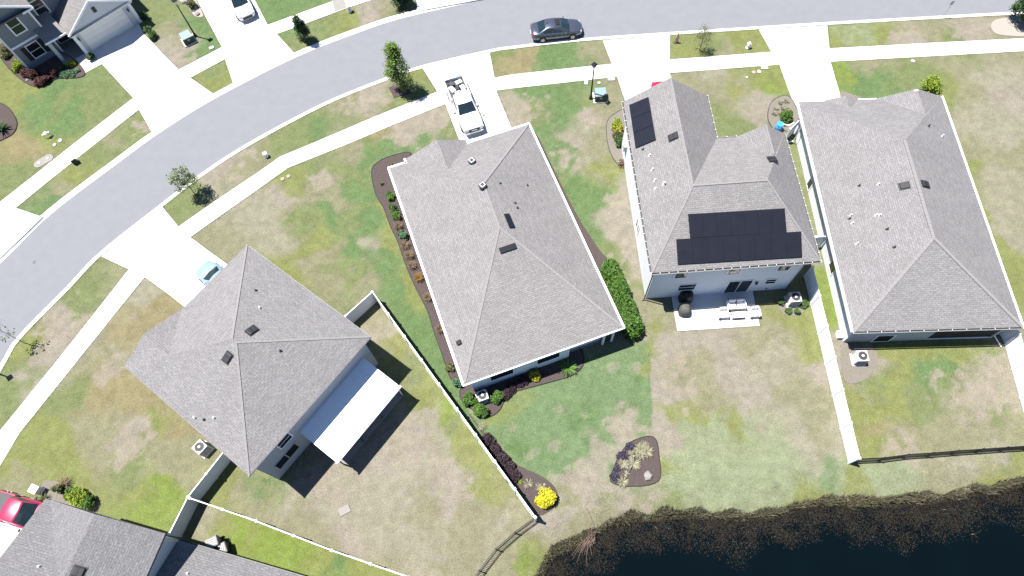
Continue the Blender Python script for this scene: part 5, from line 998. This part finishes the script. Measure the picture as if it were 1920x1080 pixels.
for p_, r in [((948, 738), .4), ((960, 727), .42), ((973, 718), .42), ((983, 712), .35)]: shrub('dark purple shrub in the row behind the round fan house', p_, r, .5, 'purple', 1000, 'purple shrubs in the rear bed', clumps=12)
shrub('bright yellow shrub in the rear mulch bed', (1003, 706), .4, .6, 'gold', 1200); shrub('olive plant behind the bright yellow shrub', (1000, 695), .35, .7, 'olive', 600)
rosette('spiky green palm like cycad in the rear mulch bed', (1065, 689), .75, .5, 'bright', 46, None, 'cycad', .09, droop=.55)
for p_ in [(1019, 703), (1028, 700), (1037, 699), (1047, 699)]: shrub('tiny grey sprout in a line beside the cycad', p_, .1, .14, 'purple', 60, 'sprouts beside the cycad', ln=.07, wd=.04)
for p_, r in [((917, 826), .45), ((930, 845), .5), ((942, 862), .5), ((953, 876), .55), ((962, 892), .5)]: shrub('dark purple shrub in the row along the white fence', p_, r, .6, 'purple', 1300, 'purple shrubs along the fence', clumps=14)
shrub('big round bright yellow bush near the end of the white fence', (1026, 937), .66, .95, 'yellow', 5200, ln=.1, wd=.09, clumps=30)
for p_, r in [((990, 907), .4), ((1010, 913), .34), ((1016, 921), .25)]: rosette('straw coloured dry rosette in the bed beside the yellow bush', p_, r, .25, 'straw', 60, 'dry rosettes beside the yellow bush', 'dry_plant', .03)
shrub('small green weed at the foot of the white fence', (973, 903), .2, .25, 'lime', 200); rosette('dry tan tuft in the narrow start of the fence bed', (903, 800), .35, .25, 'straw', 60, None, 'dry_plant', .03)
for p_, r in [((1199, 843), .5), ((1213, 847), .5), ((1207, 836), .4), ((1181, 853), .38), ((1188, 869), .55), ((1168, 870), .42), ((1201, 852), .45)]: rosette('straw coloured spiky rosette in the island bed', p_, r, .3, 'straw', 70, 'rosettes in the island bed', 'rosette_plant', .045)
rosette('pale star shaped rosette standing alone in the island bed', (1173, 888), .3, .2, 'straw', 14, None, 'rosette_plant', .07); rosette('spiky rosette at the pond side edge of the island bed', (1168, 904), .45, .3, 'straw', 60, None, 'rosette_plant', .04)
for p_, r in [((1167, 857), .42), ((1180, 840), .35)]: shrub('purple flowering clump among the rosettes of the island bed', p_, r, .35, 'lav', 900, 'purple clumps among the rosettes')
for p_, r in [((1153, 893), .3), ((1157, 877), .28)]: shrub('small purple clump at the rim of the island bed', p_, r, .25, 'lav', 500, 'purple clumps at the rim of the island bed')
def rock(label, px, r, group=None):
    t = tag(MB().build('rock', M['rock']), label, 'rock', group); bm = bmesh.new(); bmesh.ops.create_icosphere(bm, subdivisions=2, radius=r); q = random.Random(int(px[0]))
    for v in bm.verts: v.co *= q.uniform(.8, 1.15); v.co.z = max(v.co.z*.75, -r*.3)
    bm.to_mesh(t.data); bm.free(); t.data.materials.clear(); t.data.materials.append(M['rock']); t.location = (*g2(*px), .05+r*.25)
rock('grey garden rock with a dark shadow in the island bed', (1215, 893), .33); rock('small pale stone beside a rosette in the island bed', (1176, 877), .1); rock('pale stone in the bed beside the yellow bush', (1021, 909), .1)
for p_ in [(52, 151), (105, 147)]: rock('small white stone in the bed of red shrubs', p_, .14, 'stones in the red shrub bed')
# slate house bed
shrub('large round lime green shrub at the bed corner of the slate house', (34, 125), .75, .8, 'lime', 4000)
for p_, r in [((47, 138), .5), ((62, 140), .5), ((74, 152), .55), ((97, 137), .6), ((85, 150), .4)]: shrub('dark red leafy shrub in the bed of the slate house', p_, r, .65, 'red', 2000, 'red shrubs in front of the slate house', clumps=14)
for p_ in [(129, 121), (137, 119)]: shrub('small yellow round shrub by the porch walk of the slate house', p_, .3, .5, 'gold', 700, 'yellow shrubs by the porch walk')
shrub('tiny olive shrub beside the small yellow shrubs', (115, 127), .25, .35, 'olive', 400)
for p_, r in [((122, 139), .5), ((140, 136), .5)]: shrub('low sea green ground shrub at the bed edge of the slate house', p_, r, .3, 'seagreen', 900, 'low shrubs at the bed edge')
shrub('potted green shrub at the garage corner of the slate house', (170, 108), .4, .7, 'mid', 1200); shrub('pale olive shrub at the side wall of the slate house', (10, 98), .6, .9, 'olive', 1400)
for p_ in [(278, 58), (287, 66), (268, 30)]: shrub('dark shrub beside the garage wall of the slate house', p_, .45, .8, 'dark' if p_[0] == 268 else 'mid', 900, 'shrubs beside the garage wall')
rosette('dark palm in the rounded mulch patch on the slate house lawn', (3, 243), .9, .9, 'dark', 40, None, 'palm', .1)
shrub('scruffy green shrub beside the driveway of the white car', (360, 8), .5, .9, 'olive', 900); rock('white rock in the stony bed by the white car driveway', (371, 27), .22); rock('white rock at the tip of the stony bed', (345, 5), .2)
bed('gravel_bed', 'white stony bed beside the driveway of the white car', [(330, -5), (352, 12), (365, 30), (381, 30), (372, 8), (360, -8)], 'sand', z=.03, edge=False)
# solar house side bed, driveway bed
for p_, r, k in [((1158, 232), .45, 'lime'), ((1157, 243), .5, 'gold'), ((1158, 254), .45, 'olive'), ((1160, 266), .38, 'mid')]: shrub({'lime': 'lime green', 'gold': 'golden', 'olive': 'olive', 'mid': 'mid green', 'bright': 'bright green', 'dark': 'dark green'}[k]+' leafy shrub in the gravel bed beside the solar panel house', p_, r, .8, k, 1100, 'shrubs beside the solar panel house')
shrub('brown dry shrub at the end of the gravel bed beside the solar panel house', (1165, 306), .35, .4, 'brown', 500)
for p_ in [(1463, 193), (1474, 190), (1455, 204), (1468, 203), (1452, 213), (1477, 205), (1463, 214)]: rosette('pale clumpy grass in the gravel bed between driveways', p_, .3, .3, 'straw', 60, 'grasses in the gravel bed between driveways', 'grass_clump', .025)
shrub('bright green round shrub beside the blue barrel', (1475, 222), .6, .9, 'bright', 2600)
for p_, r in [((1464, 566), .28), ((1507, 568), .42), ((1479, 584), .24), ((1495, 584), .24)]: shrub('small green shrub around the air conditioner beside the patio', p_, r, .45, 'mid', 700, 'shrubs around the patio side air conditioner')
for p_, r, k in [((128, 925), .5, 'mid'), ((142, 931), .6, 'lime'), ((155, 935), .6, 'lime'), ((166, 942), .5, 'bright'), ((112, 916), .35, 'olive')]: shrub({'lime': 'lime green', 'gold': 'golden', 'olive': 'olive', 'mid': 'mid green', 'bright': 'bright green', 'dark': 'dark green'}[k]+' leafy shrub at the roof edge of the red pickup house', p_, r, .9, k, 1300, 'shrubs at the roof edge of the corner house')
rosette('dry brown shrub beside the white box stand', (120, 908), .6, .5, 'brown', 90, None, 'dry_plant', .03); rosette('yellowing tuft beside the red pickup', (82, 938), .5, .5, 'olive', 90, None, 'grass_clump', .03)
# ------------------------------------------------------------------ pond edge growth
def pond_growth():
    r = np.random.default_rng(21); n = 660000; x = r.uniform(-6, 46, n); y = r.uniform(-3, 11, n); q = np.stack([x, y], 1); d, s = polydist(q, shore); d = np.where(s < 0, d, -d)
    f = fbm(x, y, .45, 3); lim = 2.1+f*3.4-1.2+np.where(x > 8, .5, 0); keep = (d > -.35+.5*(vnoise(x, y, .9)-.4)) & (d < lim) & (r.random(n) < np.clip(1.0-np.clip(d, 0, 9)/np.maximum(lim, .2), .06, .8)*(.25+1.1*vnoise(x+3, y, 1.6))); d = d[keep]; q = q[keep]
    reed = (d < -.2+.8*fbm(q[:, 0], q[:, 1], .8, 3)) | (r.random(len(d)) < .0008)
    zg = -.35+.0*d
    P = np.column_stack([q, np.where(d < 0.1, -.22, -.40)]); 
    rd = P[reed]; V = []; a = r.uniform(0, 6.28, len(rd)); L = r.uniform(.18, .55, len(rd)); w = .022
    lean = r.uniform(.1, .7, len(rd)); dx = np.cos(a)*L*lean; dy = np.sin(a)*L*lean; sx = -np.sin(a)*w; sy = np.cos(a)*w
    V = np.stack([np.column_stack([rd[:, 0]-sx, rd[:, 1]-sy, rd[:, 2]]), np.column_stack([rd[:, 0]+sx, rd[:, 1]+sy, rd[:, 2]]), np.column_stack([rd[:, 0]+dx, rd[:, 1]+dy, rd[:, 2]+L])], 1).reshape(-1, 3)
    o = mesh_np('bank_reeds', V, np.arange(len(V)).reshape(-1, 3), LF['reed']); stuff(o, 'ragged reeds and dead grass along the pond bank', 'reeds')
    wd = P[~reed]; wd[:, 2] = -.415+r.uniform(0, .02, len(wd)); o = leaves('water_weed', wd, LF['weed'], None, .095, .04, up=1.6, seed=4); stuff(o, 'brown mat of water weed floating at the pond edge', 'water weed')
pond_growth()
q_ = random.Random(8); t = thing('brush_pile', 'tangle of bare pale branches lying at the pond edge', 'branches', (*g2(1108, 1008), -.1)); 
for i in range(26):
    a = q_.uniform(.5, 1.5)+3.14*(q_.random() < .75); L = q_.uniform(.6, 1.9); b_ = MB().tube([(q_.uniform(-.4, .4), q_.uniform(-.4, .4), 0), (math.cos(a)*L*.5, math.sin(a)*L*.5, q_.uniform(.1, .3)), (math.cos(a+.2)*L, math.sin(a+.2)*L, q_.uniform(-.1, .25))], [.018, .012, .005], 5).build('branch', M['twig'], t)

# ------------------------------------------------------------------ uncut grass fringe along the paving
def fringe():
    r = np.random.default_rng(77); walks = [U_+L_[::-1], FU+FL[::-1]]; lines = [np.array(U_), np.array(L_), np.array(FU), np.array(FL), offset(near, -.47), offset(far, .47)]+[np.array(p+[p[0]]) for p in PAVED]; P = []
    for l in lines:
        for a, b in zip(l[:-1], l[1:]):
            L = np.linalg.norm(b-a); n = int(min(L, 120)*55)
            if n: t = r.random((n, 1)); P.append(a+(b-a)*t+r.normal(size=(n, 2))*.045)
    P = np.concatenate(P); P = P[(np.abs(P[:, 0]) < 60) & (P[:, 1] > -8) & (P[:, 1] < 62)]
    ins = np.zeros(len(P), bool); shr = lambda poly, k: [np.mean(poly, 0)+(np.array(q)-np.mean(poly, 0))*k for q in poly]
    for poly in PAVED+walks: ins |= inside(P, poly) & (r.random(len(P)) < .93)
    d1, s1 = polydist(P, near); d2, _ = polydist(P, far); ins |= ((s1 > 0) & (d1 < ROADW+.42)) | (d1 < .42) | (d2 < .42)
    P = P[~ins]; P = P[vnoise(P[:, 0], P[:, 1], .8) > r.random(len(P))*.75]; n = len(P)
    a = r.uniform(0, 6.28, n); L = r.uniform(.05, .13, n); w = .012; z = np.full(n, .0); dx = np.cos(a)*L*.7; dy = np.sin(a)*L*.7
    V = np.stack([np.column_stack([P[:, 0]+np.sin(a)*w, P[:, 1]-np.cos(a)*w, z]), np.column_stack([P[:, 0]-np.sin(a)*w, P[:, 1]+np.cos(a)*w, z]), np.column_stack([P[:, 0]+dx, P[:, 1]+dy, z+L*.8])], 1).reshape(-1, 3)
    stuff(mesh_np('grass_fringe', V, np.arange(len(V)).reshape(-1, 3), LF['olive']), 'uncut grass blades fringing the paving edges', 'grass')
fringe()
